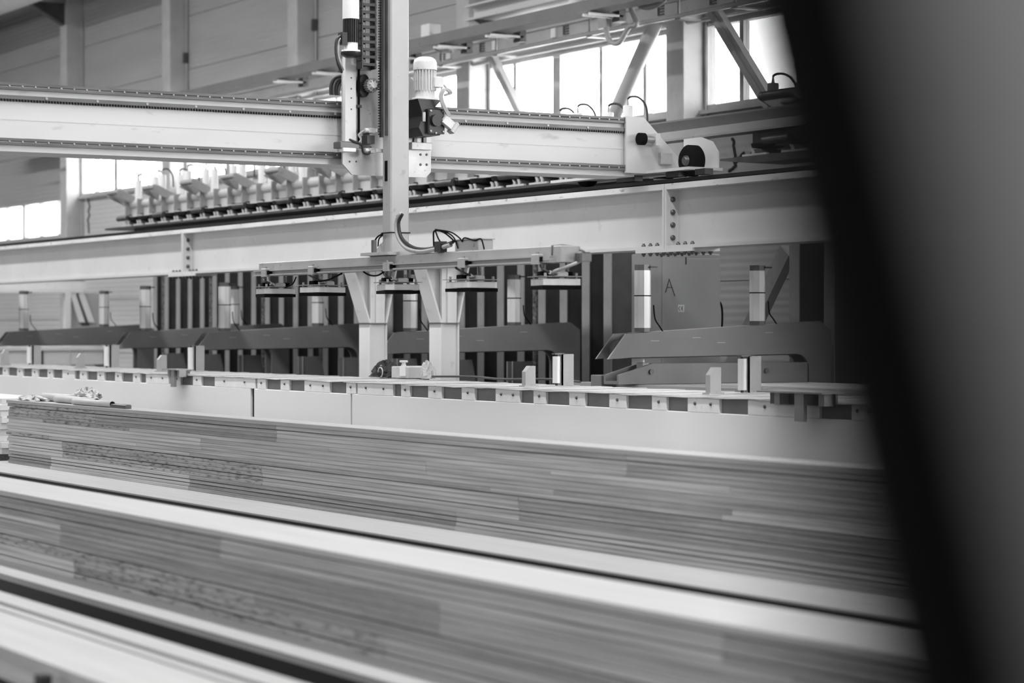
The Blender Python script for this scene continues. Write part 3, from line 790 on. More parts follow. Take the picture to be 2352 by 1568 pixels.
t = empty('clamp_block', (12.42, Y(1378, 12.42), .975)); tag(t, 'small grey clamp block at the tip of the pressure bar', 'block')
MB().cbox(0, .15, -.02, .17, 0, .21, .006).build('block_body', 'press_dark', t)
MB().prism([(.16, 0), (.16, .21), (.28, .21), (.34, .1), (.34, 0)], 'y', .02, .04).build('block_wing', 'upright_face', t)
# press uprights
UF = 15.4
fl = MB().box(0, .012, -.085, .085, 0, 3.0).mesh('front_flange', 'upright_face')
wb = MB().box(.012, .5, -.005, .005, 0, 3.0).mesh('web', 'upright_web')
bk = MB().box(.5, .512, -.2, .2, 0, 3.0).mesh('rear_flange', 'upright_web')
ya = Y(356, UF); n = 28; dy = (ya - Y(1345, UF)) / (n - 1)
UY = [ya - k * dy for k in range(n)] + [Y(1395, UF), Y(1825, 15.3), Y(1905, 15.3)]
ordn = ['first', 'second', 'third', 'fourth', 'fifth', 'sixth', 'seventh', 'eighth', 'ninth', 'tenth', 'eleventh', 'twelfth', 'thirteenth', 'fourteenth', 'fifteenth', 'sixteenth',
        'seventeenth', 'eighteenth', 'nineteenth', 'twentieth', 'twenty-first', 'twenty-second', 'twenty-third', 'twenty-fourth', 'twenty-fifth', 'twenty-sixth', 'twenty-seventh', 'twenty-eighth', 'twenty-ninth']
for k, y in enumerate(UY):
    lab = ('tall grey steel upright, %s from the left in the press row' % ordn[k]) if k < 29 else ('grey steel upright beside the diagonal timber brace', 'grey steel upright half lost behind the dark guard post')[k - 29]
    t = empty('press_upright', (UF if k < 29 else 15.3, y, 0)); tag(t, lab, 'upright', 'press uprights')
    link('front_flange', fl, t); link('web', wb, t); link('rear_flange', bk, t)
for k in range(1, n - 1, 4):
    y = UY[k] + dy * .42
    o = MB().cyl((0, 0, 0), (0, 0, 2.95), .045, 12).build('threaded_spindle', 'spindle', None, (UF + .05, y, 0))
    tag(o, 'mottled vertical threaded spindle between the %s and %s press uprights' % (ordn[k - 1], ordn[k]), 'spindle', 'press spindles')
o = MB().box(0, .06, -.42, .42, 0, 2.6).box(-.01, 0, -.42, .42, 1.62, 1.64).build('stained_panel', 'upright_web', None, (16.0, Y(1440, 16.0), 0)); tag(o, 'dark stained steel panel beside the control cabinet', 'panel')
# gusset feet
ft = MB().prism([(0, 0), (0, 1.24), (.36, 1.24), (.62, 0)], 'y', 0, .03).mesh('gusset_plate', 'press_dark')
fr_ = MB().box(.12, .13, -.04, 0, 0, 1.24).mesh('stiffener', 'press_dark_edge')
for k, y in enumerate((35.3, 33.8, 32.3, 30.2, 28.9, 27.3, 25.8, 24.3)):
    t = empty('gusset_foot', (14.5, y, 0)); tag(t, 'dark tapered gusset foot, %s of the row below the press frames' % ordn[7 - k].replace('first', 'nearest') if k == 7 else 'dark tapered gusset foot, %s of the row below the press frames from the left' % ordn[k], 'gusset', 'press gussets')
    link('gusset_plate', ft, t); s = link('stiffener', fr_, t); s.scale = (.5, .5, 1)
# press bed with boards on it, seen past the bench
t = empty('press_bed', (12.6, 20, 0)); tag(t, 'dark low steel press bed behind the bench', 'press bed')
MB().box(0, 2.1, -11, .8, .3, .975).box(0, 1.85, .8, 19, .3, .975).build('bed_body', 'upright_web', t)
MB().box(-.03, 0, -11, 0, .9, .975).box(-.03, 0, .0, 19, .8, .95).build('bed_edge', 'press_dark', t)
k = 0
for j in range(13):
    u0 = 12.62 + j * .165
    yy = Y(1306, 12.7) - random.uniform(0, .12) - (.0 if j < 3 else .3)
    o = MB().cbox(0, .158, -8.5, 0, 0, .115, .004).build('press_board', 'board_bed', None, (u0, yy, .98)); tag(o, 'pale planed board on the press bed, %s counted back from the bench' % ordn[j], 'board', 'boards on the press bed')

# ---------------------------------------------------------------- control cabinet and things beside it
ca = 21.5; cu0, cu1 = U(1518, ca), U(1655, ca)
t = empty('control_cabinet', (cu0, ca, 0)); tag(t, 'grey control cabinet marked A with a small CE plate', 'cabinet')
W = cu1 - cu0
MB().cbox(0, W, 0, .6, .1, 2.5, .01).build('body', 'cabinet_paint', t)
dr = MB().cbox(.012, W - .012, -.02, 0, .15, 2.45, .008).build('door', 'cabinet_paint', t)
MB().box(0, W, 0, .6, 0, .1).build('plinth', 'upright_web', t)
q = lambda px, py: (U(px, ca) - cu0, ZH(py, U(px, ca), ca))
x, zz = q(1573, 599); MB().box(x - .006, x + .006, -.026, -.02, zz - .04, zz + .045).build('lock_slot', 'black_paint', dr)
m = MB()
for pa, pb in (((1526, 672), (1535, 640)), ((1534, 640), (1548, 680)), ((1529, 660), (1542, 660))):
    A = q(*pa); B = q(*pb); m.tube([(A[0], -.022, A[1]), (B[0], -.022, B[1])], .0045, 6, 1)
m.build('letter_mark', 'black_paint', dr)
x, zz = q(1562, 708)
cp = MB().box(x - .042, x + .042, -.025, -.02, zz - .04, zz + .04).build('approval_plate', 'label_white', dr)
m = MB()
for cx, e in ((-.018, False), (.02, True)):
    pts = [(x + cx + .016 * math.cos(R(a_)), -.027, zz + .022 * math.sin(R(a_))) for a_ in range(70, 295, 20)]
    m.tube(pts, .0035, 5, 1)
    if e: m.tube([(x + cx - .016, -.027, zz), (x + cx + .004, -.027, zz)], .0035, 5, 1)
m.build('approval_letters', 'black_paint', cp)
for px, py in ((1587, 582), (1604, 582), (1588, 846), (1606, 846)):
    x, zz = q(px, py); bolt(dr, (x, -.02, zz), .008, .006, 'y')
sk = MB().cbox(W, W + .05, .1, .2, 1.6, 1.98, .01).build('socket_strip', 'black_paint', t)
MB().cbox(W, W + .045, .09, .21, 1.98, 2.06, .006).build('socket_cap', 'label_white', sk)
MB().tube([(W + .04, .1, 1.98), (W + .09, .1, 1.9), (W + .1, .1, 1.75), (W + .08, .1, 1.5)], .012, 7).build('socket_cable', 'black_rubber', sk)
A = Vector(WP(1812, 575, 16.3)); B = Vector(WP(1690, 830, 16.3)); d = B - A; d = d * (A.z / -d.z)
foot_ = A + d; d = -d; w_ = Vector((0, -d.z, d.y)).normalized() * .1; x_ = Vector((.06, 0, 0)); c_ = [w_ + x_, w_ - x_, -w_ - x_, -w_ + x_]
o = MB().rings([c_, [k_ + d for k_ in c_]], smooth=False).build('timber_brace', 'upright_face', None, foot_); tag(o, 'diagonal grey brace against the wall beside the cabinet', 'brace')

# ---------------------------------------------------------------- bench in front of the presses
BU0 = 10.0
t = bench = empty('press_bench', (BU0, 20, 0)); tag(t, 'long pale bench with smooth side panels and bolted top plates', 'bench')
MB().box(.06, 1.15, -12, 24, .1, 1.11).build('bench_body', 'bench_recess', t)
MB().box(.03, .06, -12, 24, 1.02, 1.13).build('recess_strip', 'bench_recess', t)
seams = [8.5, Y(805, BU0) - 20, Y(575, BU0) - 20, Y(-140, BU0) - 20]
seams[0] = -12
for y0, y1, g_ in ((seams[0], seams[1], .0), (seams[1], seams[2], .0), (seams[2], 24, .0)):
    MB().cbox(0, .03, y0 + g_ / 2, y1 - (.09 if y1 == seams[2] else .03), .69, 1.02, .004).build('side_panel', 'bench_panel', t)
plates = [(6, 18), (39, 52), (73, 87), (109, 121), (143, 171), (183, 199), (223, 239), (264, 279), (305, 321), (335, 387), (398, 415), (443, 462), (493, 586), (591, 610), (644, 664),
          (699, 757), (795, 817), (821, 902), (921, 941), (983, 1014), (1060, 1090), (1138, 1193), (1225, 1253), (1307, 1343), (1399, 1438), (1497, 1530), (1579, 1651), (1717, 1880), (1954, 2010), (2090, 2140)]
for p0, p1 in plates:
    y1, y0 = Y(p0, BU0) - 20, Y(p1, BU0) - 20
    pl = MB().cbox(.0, .03, y0, y1, 1.022, 1.128, .003).build('mounting_plate', 'bench_plate', t)
    nb = 2 if p1 - p0 > 45 else 1
    for j in range(nb):
        yc = (y0 + y1) / 2 if nb == 1 else y0 + (y1 - y0) * (.25 + .5 * j)
        bolt(pl, (0, yc, 1.085), .013, .012, 'x')
# overlapping cover sheets
yy = -10.5; k = 0
while yy < 22:
    L_ = .6 + random.uniform(-.1, .12); m = MB(); nx, ny = 6, 8; vs = []
    top = []
    for i in range(nx + 1):
        for j in range(ny + 1):
            u_ = -.012 + i / nx * 1.12; v = j / ny
            zz = 1.131 + .006 * (1 - v) + .0012 * math.sin(j * 1.1 + k * 3)
            if i == 0: zz -= .005 * (1 - abs(2 * v - 1)) * (k % 3 != 0)
            top.append((u_, yy + v * (L_ + .05), zz))
    n_ = len(top); vs = top + [(a_, b_, c_ - .005) for a_, b_, c_ in top]; fs = []
    for i in range(nx):
        for j in range(ny):
            q_ = i * (ny + 1) + j; f_ = (q_, q_ + ny + 1, q_ + ny + 2, q_ + 1); fs += [f_, tuple(x_ + n_ for x_ in reversed(f_))]
    edge = [i * (ny + 1) for i in range(nx + 1)] + [nx * (ny + 1) + j for j in range(1, ny + 1)] + [i * (ny + 1) + ny for i in range(nx - 1, -1, -1)] + [j for j in range(ny - 1, 0, -1)]
    for e0, e1 in zip(edge, edge[1:] + edge[:1]): fs.append((e0, e1, e1 + n_, e0 + n_))
    m.add(vs, fs, True); m.build('cover_sheet', 'cover_sheet', t)
    yy += L_; k += 1

# stops on the bench
TOP = 1.145
def stop(px, hpx, lab):
    u = 10.22; a = Y(px, u); d = a * math.cos(TH) + u * math.sin(TH); h = hpx / F * d
    o = MB().prism([(0, 0), (0, h * .72), (.045, h), (.1, h), (.1, 0)], 'y', -.03, .03).build('stop_plate', 'stop_grey', None, (u, a, TOP)); tag(o, lab, 'stop plate', 'bench stop plates')
    MB().box(-.02, .12, -.045, .045, 0, .012).build('stop_foot', 'stop_grey', o)
stop(3, 36, 'pointed grey stop plate on the bench at the left picture edge')
stop(176, 34, 'pointed grey stop plate on the bench between two pale rollers at far left')
stop(362, 38, 'pointed grey stop plate on the bench next to the small steel trestle')
stop(1203, 48, 'pointed grey stop plate on the bench right of the flared posts')
stop(1626, 62, 'pointed grey stop plate on the bench left of the tall near roller')
def roller(px, hpx, lab):
    u = 10.75; a = Y(px, u); d = a * math.cos(TH) + u * math.sin(TH); h = hpx / F * d
    t = empty('roller_guide', (u, a, TOP)); tag(t, lab, 'roller guide', 'bench roller guides')
    MB().cyl((-.03, .03, .02), (-.03, .03, h - .02), .035, 16).build('roller', 'aluminium', t)
    MB().cyl((-.03, .03, 0), (-.03, .03, h + .01), .012, 10).build('pin', 'black_paint', t)
    MB().box(.01, .13, .0, .012, 0, h).box(.01, .022, .0, .08, 0, h).build('angle_bracket', 'stop_grey', t)
    MB().box(-.06, .04, .0, .06, h - .004, h + .008).build('top_lug', 'steel_dark', t)
roller(74, 44, 'pale upright roller guide on the bench, farthest at the left edge')
roller(252, 52, 'pale upright roller guide on the bench below the second frame tip')
roller(446, 58, 'bright upright roller guide on the bench below the third frame tip')
roller(1289, 72, 'tall upright roller guide on the bench near the middle frame leg')
roller(1717, 84, 'tallest upright roller guide on the bench beside the long steel trestle')
def trestle(x0, x1, top_y, lab):
    u = 9.85; a0, a1 = Y(x1, u), Y(x0, u); c = (a0 + a1) / 2; hl = (a1 - a0) / 2
    zt = ZH(top_y, u, c)
    t = empty('steel_trestle', (u, c, TOP - .005)); tag(t, lab, 'trestle', 'steel trestles')
    z1 = zt - TOP + .005
    MB().box(0, .2, -hl, hl, z1 - .012, z1).build('trestle_top', 'steel', t)
    MB().box(.12, .14, -hl, hl, -.03, z1 - .012).build('back_plate', 'steel_dark', t)
    for f_ in (-.85, .5):
        MB().box(.04, .12, hl * f_ - .03, hl * f_ + .03, -.03, z1 - .012).build('trestle_leg', 'steel', t)
    MB().box(.02, .05, hl * -.25 - .05, hl * -.25 + .05, -.14, z1 - .012).build('front_leg', 'steel', t)
    MB().box(.15, .2, -hl * .6, hl * .6, .004, z1 - .012).build('rear_foot', 'steel_dark', t)
trestle(372, 404, 847, 'small steel trestle on the bench at the second stop plate')
trestle(1737, 1886, 899, 'long low steel trestle on the bench beside the dark guard post')

# clutter on the bench and on the stack
def blob(name, mat, loc, size, seed, label, cat, n=14, rough=.35):
    rnd = random.Random(seed); m = MB(); rr = []
    ph = [rnd.uniform(0, 6.28) for _ in range(8)]
    for i in range(n + 1):
        v = i / n; ring = []
        for j in range(2 * n):
            a_ = 2 * math.pi * j / (2 * n); el = v * math.pi / 2
            k_ = 1 + rough * (.5 * math.sin(3 * a_ + ph[0] + 4 * v) + .35 * math.sin(7 * a_ + ph[1] - 6 * v) + .3 * math.sin(11 * a_ + ph[2] + 9 * v) + rnd.uniform(-.25, .25))
            r_ = math.cos(el) ** .8 * k_ + (.02)
            zz = math.sin(el) * (1 + rough * (.5 * math.sin(5 * a_ + ph[3]) + rnd.uniform(-.3, .3)))
            ring.append((size[0] * r_ * math.cos(a_), size[1] * r_ * math.sin(a_), max(0, size[2] * zz)))
        rr.append(ring)
    m.rings(rr, smooth=False)
    o = m.build(name, mat, None, loc); return tag(o, label, cat)
ub = 11.1
a = Y(885, ub); o = blob('rag_bundle', 'cloth_dark', (ub, a, TOP), (.11, .2, .15), 3, 'bundle of dark cloth with pale edges on the bench by the flared post', 'rag bundle')
for k in range(4):
    m = MB(); c0 = (-.09 + .03 * k, -.1 + .05 * k, .05 + .02 * k)
    m.tube([(c0[0] - .02, c0[1] + .05 * math.cos(q_ * .9 + k), c0[2] + .05 * math.sin(q_ * .9 + k)) for q_ in range(6)], .006, 5)
    m.build('cloth_hem', 'cloth_edge', o)
a = Y(938, ub)
t = empty('taped_box', (ub, a, TOP)); tag(t, 'small grey box wrapped in clear tape on the bench', 'box')
MB().cbox(-.09, .12, -.16, .2, 0, .115, .008).build('carton', 'cardboard', t)
MB().box(-.1, .125, -.12, .0, .02, .12).build('tape_wrap', 'tape_white', t)
MB().lathe((.0, .1, .115), (.0, .1, .175), [(0, .03), (.4, .02), (.6, .02), (.7, .045), (1, .04)], 14).build('jar_cap', 'tape_white', t)
blob('plastic_bag', 'paper', (ub, Y(982, ub), TOP), (.06, .1, .16), 9, 'crumpled white plastic bag on the bench at the flared post', 'bag', rough=.25)
o = MB().tube([(0, 1.4, 0), (.05, .7, .01), (-.03, 0, 0), (.06, -.7, .012), (0, -1.3, 0)], .012, 6).build('loose_cable', 'dark_hose', None, (11.05, Y(1160, 11.05), TOP + .025)); tag(o, 'thin loose cable lying on the bench right of the flared posts', 'cable')
# ---------------------------------------------------------------- board stacks in the foreground
TONE = {'board_wood': 'plain', 'board_speckled': 'speckled', 'board_pale': 'pale', 'board_dark': 'darker', 'board_top': 'bright'}
def board(u0, u1, y0, y1, z0, z1, mat, label, group):
    yc = (y0 + y1) / 2
    o = MB().box(-(u1 - u0) / 2, (u1 - u0) / 2, y0 - yc, y1 - yc, 0, z1 - z0).build('wooden_board', mat, None, ((u0 + u1) / 2, yc, z0))
    tag(o, label, 'board', group)
def pack(u0, u1, ynear, yfar, z0, z1, n, labt, group, seed, topmat='board_top', jit=.008):
    rnd = random.Random(seed); d = (z1 - z0) / n; i = 0
    while i < n:
        g_ = min(rnd.choice((1, 2, 3, 4, 5)), n - i)
        cuts = [ynear]; y = ynear + rnd.uniform(1.0, 4.5)
        while y < yfar - 1: cuts.append(y); y += rnd.uniform(1.8, 5.2)
        cuts.append(yfar)
        mats = [rnd.choice(('board_wood', 'board_wood', 'board_speckled', 'board_pale', 'board_dark')) for _ in cuts]
        for k in range(g_):
            l = i + k; zb = z0 + l * d; e = rnd.uniform(-jit, jit)
            gap = .002 if rnd.random() < .66 else .007
            for j in range(len(cuts) - 1):
                mt = 'board_top' if l == n - 1 else mats[j]
                board(u0 + e, u1 + e * .5, cuts[j] + .0015, cuts[j + 1] - .0015 + (rnd.uniform(-.05, .02) if j == len(cuts) - 2 else 0), zb, zb + d - gap, mt, '%s thin board, %s from the top of %s, %s from left' % (TONE[mt], ordn[n - 1 - l], labt, ordn[len(cuts) - 2 - j]), group)
        i += g_
SA = 7.5
zA1, zA0 = sz(-.0806, SA), sz(-.152, SA)
yA = Y(17, SA)
pack(SA, SA + .25, 4.5, yA, zA0, zA1, 20, 'the tall rear stack', 'boards in the tall rear stack', 11)
# board layer the tall stack stands on
uB = lambda s, zz: (EYE - zz) * math.cos(TH) / s
for j in range(2):
    u1_ = uB(.150, zA0) + .3 - j * (.3 + uB(.150, zA0) - uB(.164, zA0)) / 2
    u0_ = u1_ - (.3 + uB(.150, zA0) - uB(.164, zA0)) / 2 + .004
    board(u0_, u1_, 3.6, yA + .3 + j * .05, zA0 - .014, zA0 - .001, 'board_top', ('wide pale board under the tall rear stack, the covered one of two', 'wide pale board in front of the tall stack, above the thin black gap')[j], 'boards under the tall stack')
board(uB(.164, zA0) + .02, SA + .3, 3.6, yA + .25, zA0 - .07, zA0 - .015, 'gap_shade', 'black shade strip under the wide pale board of the tall stack', 'shade strip under the tall stack')  # added black strip, paints the shadow line below the pale board
for k in range(7):
    yy = 5 + k * 2.9
    o = MB().box(-.45, .45, -.05, .05, 0, zA0 - .071).build('wooden_bearer', 'board_dark', None, (7.5, yy, 0)); tag(o, 'dark square bearer on the floor under the tall stack', 'bearer', 'bearers under the tall stack')
# white stack beyond
for k in range(9):
    o = MB().cbox(0, .5, 0, 4, 0, .062, .006).build('white_plank', 'white_paint', None, (7.62 + random.uniform(-.02, .02), yA + .6 + random.uniform(-.06, .06), zA0 + .05 + k * .064)); tag(o, 'white coated plank, %s from the bottom of the short pile beyond the tall stack' % ordn[k], 'plank', 'white planks beyond the tall stack')
for k in range(2):
    o = MB().box(0, .5, -.05, .05, 0, zA0 + .049).build('wooden_bearer', 'board_dark', None, (7.62, yA + 1.2 + k * 2, 0)); tag(o, 'dark bearer under the white planks beyond the tall stack', 'bearer', 'bearers under the white planks')
# middle stack
z2 = EYE - 1.0; u2 = uB(.185, z2); z2b = EYE - u2 * .264 / math.cos(TH); u2k = uB(.169, z2)
pack(u2, u2k, 2.6, 18, z2b, z2, 13, 'the middle stack', 'boards in the middle stack', 23, jit=.006)
u3 = uB(.28, z2b)
board(u3, u2k + .05, 2.2, 19, z2b - .035, z2b - .001, 'board_top', 'broad pale board under the middle stack', 'board under the middle stack')
board(u3 + .005, u2k + .0, 2.2, 19, z2b - .2, z2b - .036, 'gap_shade', 'black shade strip below the broad pale board of the middle stack', 'shade strip under the middle stack')  # added black slab, paints the wide shadow band before the middle stack
for k in range(6):
    o = MB().box(-.3, .3, -.05, .05, 0, max(.01, z2b - .201)).build('wooden_bearer', 'board_dark', None, ((u3 + u2k) / 2 + .05, 3 + k * 2.8, 0)); tag(o, 'dark bearer on the floor under the middle stack', 'bearer', 'bearers under the middle stack')
# near boards
zD = EYE - 1.3
sl = [.300, .3125, .317, .3225, .3245, .365]
def near(s0, s1, yf, dz, lab):
    board(uB(s1, zD + dz), uB(s0, zD + dz), 1.2, yf, zD + dz - .05, zD + dz, 'board_top', lab, 'near boards')
near(.301, .3125, 13, 0, 'narrow pale board at the edge of the wide black gap')
near(.3165, .3215, 13, -.006, 'thin pale strip board between two dark lines, near the camera')
near(.3235, .364, 13, -.004, 'widest pale board, lowest in the picture corner')
board(uB(.364, zD) - .0, uB(.335, zD), 1.2, 12.8, zD - .13, zD - .056, 'board_pale', 'second board under the widest pale board', 'near boards')
board(uB(.334, zD), uB(.302, zD), 1.2, 12.8, zD - .13, zD - .06, 'gap_shade', 'black shade strip under the narrow pale boards', 'near boards')  # added black strip, darkens the slits between the near boards like shade
board(uB(.46, zD - .08), uB(.398, zD - .08), 1.0, Y(135, uB(.38, zD - .08)), zD - .14, zD - .08, 'board_top', 'blurred pale board in front of the widest board', 'near boards')
for k in range(5):
    o = MB().box(-.55, .55, -.05, .05, 0, zD - .141).build('wooden_bearer', 'board_dark', None, (3.25, 1.8 + k * 2.6, 0)); tag(o, 'dark bearer on the floor under the near boards', 'bearer', 'bearers under the near boards')
us = uB(.375, zD - .03)
o = MB().box(-.025, .025, -.03, .03, 0, zD - .02).build('wooden_stake', 'cloth_dark', None, (us - .05, Y(128, us), 0)); tag(o, 'short dark upright stake at the bottom edge in front of the widest board', 'stake')

# tubes and paper lying on the tall stack
zt = zA1
def tube_on(px0, px1, du, r, lab):
    a0, a1 = Y(px0, SA + du), Y(px1, SA + du)
    t = empty('card_tube', (SA + du, a0, zt + r)); tag(t, lab, 'tube', 'tubes on the tall stack')
    d = Vector((0, a1 - a0, 0))
    MB().lathe((0, 0, 0), d, [(0, r * .8), (0, r), (1, r), (1, r * .8), (.98, r * .8)], 16).build('tube_body', 'tube_card', t)
    MB().cyl(d, d * 1.002, r * .78, 14).build('tube_end', 'black_rubber', t)
tube_on(100, 182, .2, .04, 'pale cardboard tube on the tall stack, farthest of three')
tube_on(130, 222, .125, .035, 'pale cardboard tube on the tall stack, middle of three')
tube_on(170, 258, .05, .03, 'thickest pale cardboard tube on the tall stack, nearest of three')
o = MB().cbox(-.03, .03, -.22, .22, 0, .035, .006).build('dark_clip', 'steel_dark', None, (SA + .06, Y(274, SA + .06), zt)); tag(o, 'dark metal clip on the tall stack at the end of the tubes', 'clip')
blob('crumpled_paper', 'paper', (SA + .13, Y(68, SA + .1), zt), (.08, .36, .045), 5, 'crumpled pale paper on the end of the tall stack', 'paper', rough=.4)
blob('crumpled_sheet', 'paper', (SA + .2, Y(200, SA + .2), zt + .05), (.08, .26, .09), 8, 'crumpled pale sheet heaped over the cardboard tubes', 'paper', rough=.4)

# ---------------------------------------------------------------- upper press unit behind the runway
XU = 13.5
t = empty('upper_press_unit', (XU, 27, 0)); tag(t, 'long row of ribbed press boxes with small cylinders behind the runway rail', 'press unit')
yn, yf = Y(1492, XU) - 27, Y(302, XU) - 27
Z0, Z1 = sz(.112, XU), sz(.1282, XU)
MB().box(.0, .02, yn, yf, Z0, Z1).build('back_plate', 'unit_paint', t)
MB().cyl((.03, yn, Z1 - .07), (.03, yf, Z1 - .07), .07, 16).build('top_tube', 'unit_paint', t)
MB().box(-.1, .3, yn, yf, Z0 - .02, Z0).build('base_strip', 'unit_paint', t)
MB().box(.05, .3, yn, yf, 3.02, Z0 - .18).build('under_beam', 'black_paint', t)
pitch = .49
fin_me = MB().box(-.1, 0, -.012, .012, 0, Z1 - Z0).mesh('fin', 'stop_grey')
cy_me = MB().lathe((0, 0, 0), (0, 0, .36), [(0, .055), (.97, .055), (1, .048)], 16).mesh('cylinder', 'white_paint')
cyd_me = MB().lathe((0, 0, 0), (0, 0, .36), [(0, .052), (.97, .052), (1, .046)], 16).mesh('cylinder', 'track_grey')
pin_me = MB().lathe((0, 0, .36), (0, 0, .43), [(0, .016), (.4, .012), (1, .006)], 8).mesh('cylinder_pin', 'steel')
hose_me = MB().tube([(0, 0, .43), (.01, -.05, .45), (.04, -.15, .43), (.06, -.25, .33), (.06, -.28, .16)], .012, 7).mesh('cylinder_hose', 'dark_hose')
shoe_me = MB().prism([(-.2, 0), (-.2, .02), (-.12, .025), (-.06, .065), (.06, .065), (.12, .025), (.2, .02), (.2, 0)], 'x', -.14, .1).mesh('shoe', 'steel_dark')
lug_me = MB().prism([(-.19, 0), (-.19, .022), (.19, .022), (.19, 0)], 'x', -.17, -.14).mesh('shoe_plate', 'unit_paint')
dome_me = MB().lathe((0, 0, .065), (0, 0, .12), [(0, .07), (.4, .16), (1, .17)], 16).mesh('shoe_dome', 'black_paint')
rib_me = MB().prism([(-.03, .0), (-.03, .03), (.0, .06), (.03, .06), (.0, .03), (.0, 0)], 'x', -.16, -.142).mesh('shoe_rib', 'unit_paint')
roll_me = MB().cyl((-.13, -.2, 0), (-.13, .2, 0), .04, 14).mesh('roller', 'steel_dark')
zsh = Z0 - .175
def plate_arm(parent, y):
    h = empty('lever_bracket', (0, y, Z1 - .02)); h.parent = parent
    for s in (-.2, .2):
        MB().prism([(.1, -.1), (.22, -.02), (-.2, .17), (-.3, .08)], 'y', s - .008, s + .008).build('lever_plate', 'stop_grey', h)
    MB().cyl((-.25, -.22, .14), (-.25, .22, .14), .038, 14).build('lever_roller', 'stop_grey', h)
    MB().box(.02, .04, -.2, .2, .0, .12).build('lever_web', 'unit_paint', h)
nm = int((yf - yn) / pitch)
for k in range(nm + 1):
    y = yf - k * pitch
    link('fin', fin_me, t, (0, y, Z0))
    if k < nm:
        c = link('cylinder', cy_me, t, (.1 if k % 2 else .02, y - pitch / 2, Z1 - .03 - (.03 if k % 3 == 0 else 0)))
        link('cylinder_pin', pin_me, c); link('cylinder_hose', hose_me, c)
        s = link('shoe', shoe_me, t, (-.02, y - pitch / 2, zsh)); s.scale = (1, 1, 1.25); link('shoe_plate', lug_me, s); link('shoe_dome', dome_me, s); r1 = link('shoe_rib', rib_me, s, (0, -.05, .01)); link('shoe_rib', rib_me, s, (0, .05, .01))
        MB().box(-.14, -.1, y - pitch * .55, y - pitch * .45, Z0 - .0, Z0 + .014).build('nut', 'black_paint', t)
    if k % 3 == 0:
        link('roller', roll_me, t, (-.05, y - .1, Z0 - .04)); plate_arm(t, y + .1)
MB().box(-.25, .3, yn, yf + .5, zsh - .03, zsh).build('shoe_rail', 'steel_dark', t)
for k in (2, 9, 16, 23):
    MB().box(.1, 2.2, UY[k] - 27 - .04, UY[k] - 27 + .04, 3.0, 3.06).build('cross_arm', 'black_paint', t)
# near section: channel beam and second unit
NU = 13.2
t = empty('channel_beam', (NU, 15, 0)); tag(t, 'grey channel beam above the runway rail beside the bridge end', 'beam')
ye_ = Y(1503, NU) - 15
zt_, zb_ = sz(.1345, NU), sz(.1212, NU)
MB().prism([(.12, zt_), (-.05, zt_), (-.045, zt_ - .015), (.02, zt_ - .1), (-.07, zb_ + .02), (-.07, zb_), (.12, zb_)], 'y', -8, ye_).build('channel', 'upright_face', t)
MB().prism([(ye_, zb_), (ye_ + .18, zb_ + .03), (ye_ + .22, zb_ + .1), (ye_ + .05, zt_), (ye_, zt_)], 'x', -.04, .06).build('rounded_end', 'upright_face', t)
pa = empty('lever_bracket', (.2, Y(1790, NU) - 15, zt_ - .02)); pa.parent = t
for s in (-.25, .25): MB().prism([(.1, -.06), (.2, -.02), (-.16, .17), (-.24, .11)], 'y', s - .01, s + .01).build('lever_plate', 'steel_dark', pa)
MB().cyl((-.2, -.25, .14), (-.2, .27, .14), .045, 14).build('lever_roller', 'steel_dark', pa)
for px in (1776, 1870):
    c = link('cylinder', cyd_me, t, (.25, Y(px, NU + .25) - 15, zt_ - .07)); c.scale = (1.05, 1.05, .95)
    link('cylinder_pin', pin_me, c); link('cylinder_hose', hose_me, c)
t = empty('near_press_unit', (13.4, Y(1830, 13.4), 0)); tag(t, 'dark near press unit with shoe below the channel beam', 'press unit')
MB().box(-.1, .3, -3, .55, 3.385, zb_).build('unit_box', 'steel_dark', t)
MB().box(-.14, .3, -3, .5, 3.36, 3.385).build('unit_strip', 'upright_face', t)
link('roller', roll_me, t, (-.1, .0, 3.41))
s = link('shoe', shoe_me, t, (-.1, .3, 3.27)); link('shoe_plate', lug_me, s); link('shoe_rib', rib_me, s, (0, .05, .01)); link('shoe_dome', dome_me, s)
s = link('shoe', shoe_me, t, (-.1, -.3, 3.27)); link('shoe_plate', lug_me, s); link('shoe_rib', rib_me, s, (0, .05, .01)); link('shoe_dome', dome_me, s)
MB().prism([(-2.5, 3.2), (-2.5, 3.27), (.8, 3.27), (.8, 3.25), (.3, 3.2)], 'x', -.3, .1).build('unit_rail', 'steel_dark', t)

# ---------------------------------------------------------------- far corner, left
fa = 44.0
t = empty('bracing_rack', (14, fa, 0)); tag(t, 'white steel frame with diagonal braces at the far left wall', 'rack')
q = lambda px, py: (U(px, fa) - 14, ZH(py, U(px, fa), fa))
xA, _ = q(-60, 700); xB, _ = q(195, 700)
MB().box(xA, xB, 0, .2, q(90, 672)[1], q(90, 663)[1]).box(xA, xB + .1, .15, .2, q(90, 663)[1], q(90, 645)[1]).build('cross_beam', 'white_paint', t)
MB().box(q(149, 0)[0], q(162, 0)[0], -.02, .1, 0, q(90, 672)[1]).build('post', 'white_paint', t)
MB().box(q(162, 0)[0], q(240, 0)[0], .12, .2, 0, q(90, 672)[1]).build('back_sheet', 'window_frame', t)
for xa, xb in (((168, 674), (190, 740)), ((188, 674), (212, 740))):
    A, B = q(*xa), q(*xb); w_ = .06
    MB().prism([(A[0] - w_, A[1]), (A[0] + w_, A[1]), (B[0] + w_, B[1]), (B[0] - w_, B[1])], 'y', .02, .1).build('diagonal_brace', 'white_paint', t)
A, B = q(176, 676), q(206, 748)
MB().prism([(A[0], A[1]), (A[0] + .14, A[1]), (B[0] + .04, B[1]), (B[0] - .12, B[1])], 'y', .1, .118).build('dark_opening', 'upright_web', t)
ta = 42.0
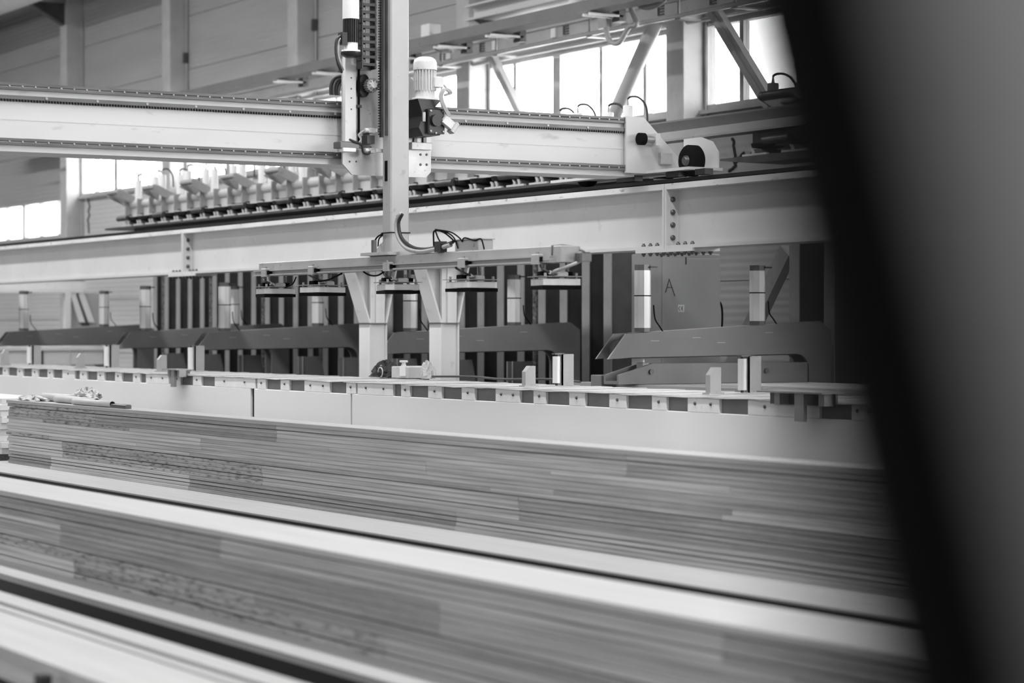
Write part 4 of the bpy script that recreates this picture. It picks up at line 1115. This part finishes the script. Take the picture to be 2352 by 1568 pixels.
t = empty('packing_table', (13, ta, 0)); tag(t, 'long white packing table with hanging side panels at far left', 'table')
q = lambda px, py: (U(px, ta) - 13, ZH(py, U(px, ta), ta))
MB().box(q(-60, 0)[0], q(238, 0)[0], -.1, 1.2, q(0, 800)[1] - .04, q(0, 796)[1]).build('table_top', 'white_paint', t)
for x0, x1 in ((-60, 15), (16, 66), (98, 160), (161, 238)):
    MB().box(q(x0, 0)[0], q(x1, 0)[0] - .02, -.05, -.02, q(0, 838)[1], q(0, 800)[1] - .04).build('hanging_panel', 'white_paint', t)
MB().box(q(83, 0)[0], q(96, 0)[0], -.08, -.03, 0, q(0, 797)[1]).build('table_leg', 'upright_web', t)
MB().box(q(238, 0)[0], q(260, 0)[0], -.08, .5, 0, q(0, 803)[1]).build('end_panel', 'cabinet_paint', t)
MB().box(q(66, 0)[0], q(83, 0)[0], .3, .4, 0, q(0, 800)[1] - .04).build('table_leg', 'white_paint', t)

# ---------------------------------------------------------------- leaning guard post close to the camera
GD = .5                                       # distance in front of the lens
rgt = Vector((math.cos(TH), -math.sin(TH), 0)); fwd = Vector((math.sin(TH), math.cos(TH), 0))
def gpt(px, py, d=GD): return Vector((0, 0, EYE)) + fwd * d + rgt * ((px - 1176) / F * d) + Vector((0, 0, (755 - py) / F * d))
p_top, p_bot = gpt(1590, 0), gpt(1950, 1568)
axis = (p_top - p_bot).normalized()
foot = p_bot + axis * (-(p_bot.z) / axis.z)   # where the leaning edge meets the floor
Lg = 2.35
side = (rgt - axis * rgt.dot(axis)).normalized(); nrm = axis.cross(side).normalized()
if nrm.dot(fwd) < 0: nrm = -nrm
t = empty('guard_post', foot); tag(t, 'blurred dark leaning guard post with shaded black edge close to the camera', 'guard post')
def slab(x0, x1, d0, d1, l0, l1, mat, name):
    vs = []
    for l in (l0, l1):
        for x, d in ((x0, d0), (x1, d0), (x1, d1), (x0, d1)): vs.append(axis * l + side * x + nrm * d)
    MB().add(vs, [(0, 1, 2, 3), (7, 6, 5, 4), (0, 4, 5, 1), (1, 5, 6, 2), (2, 6, 7, 3), (3, 7, 4, 0)]).build(name, mat, t)
slab(0, .048, -.004, .03, .0, Lg, 'black_rubber', 'shaded_edge')  # black strip paints the shaded side of the post
slab(.0485, .2, -.002, .02, .0, Lg, 'guard_grey', 'guard_sheet')
slab(.2, .24, -.01, .05, .0, Lg, 'guard_grey', 'guard_frame')
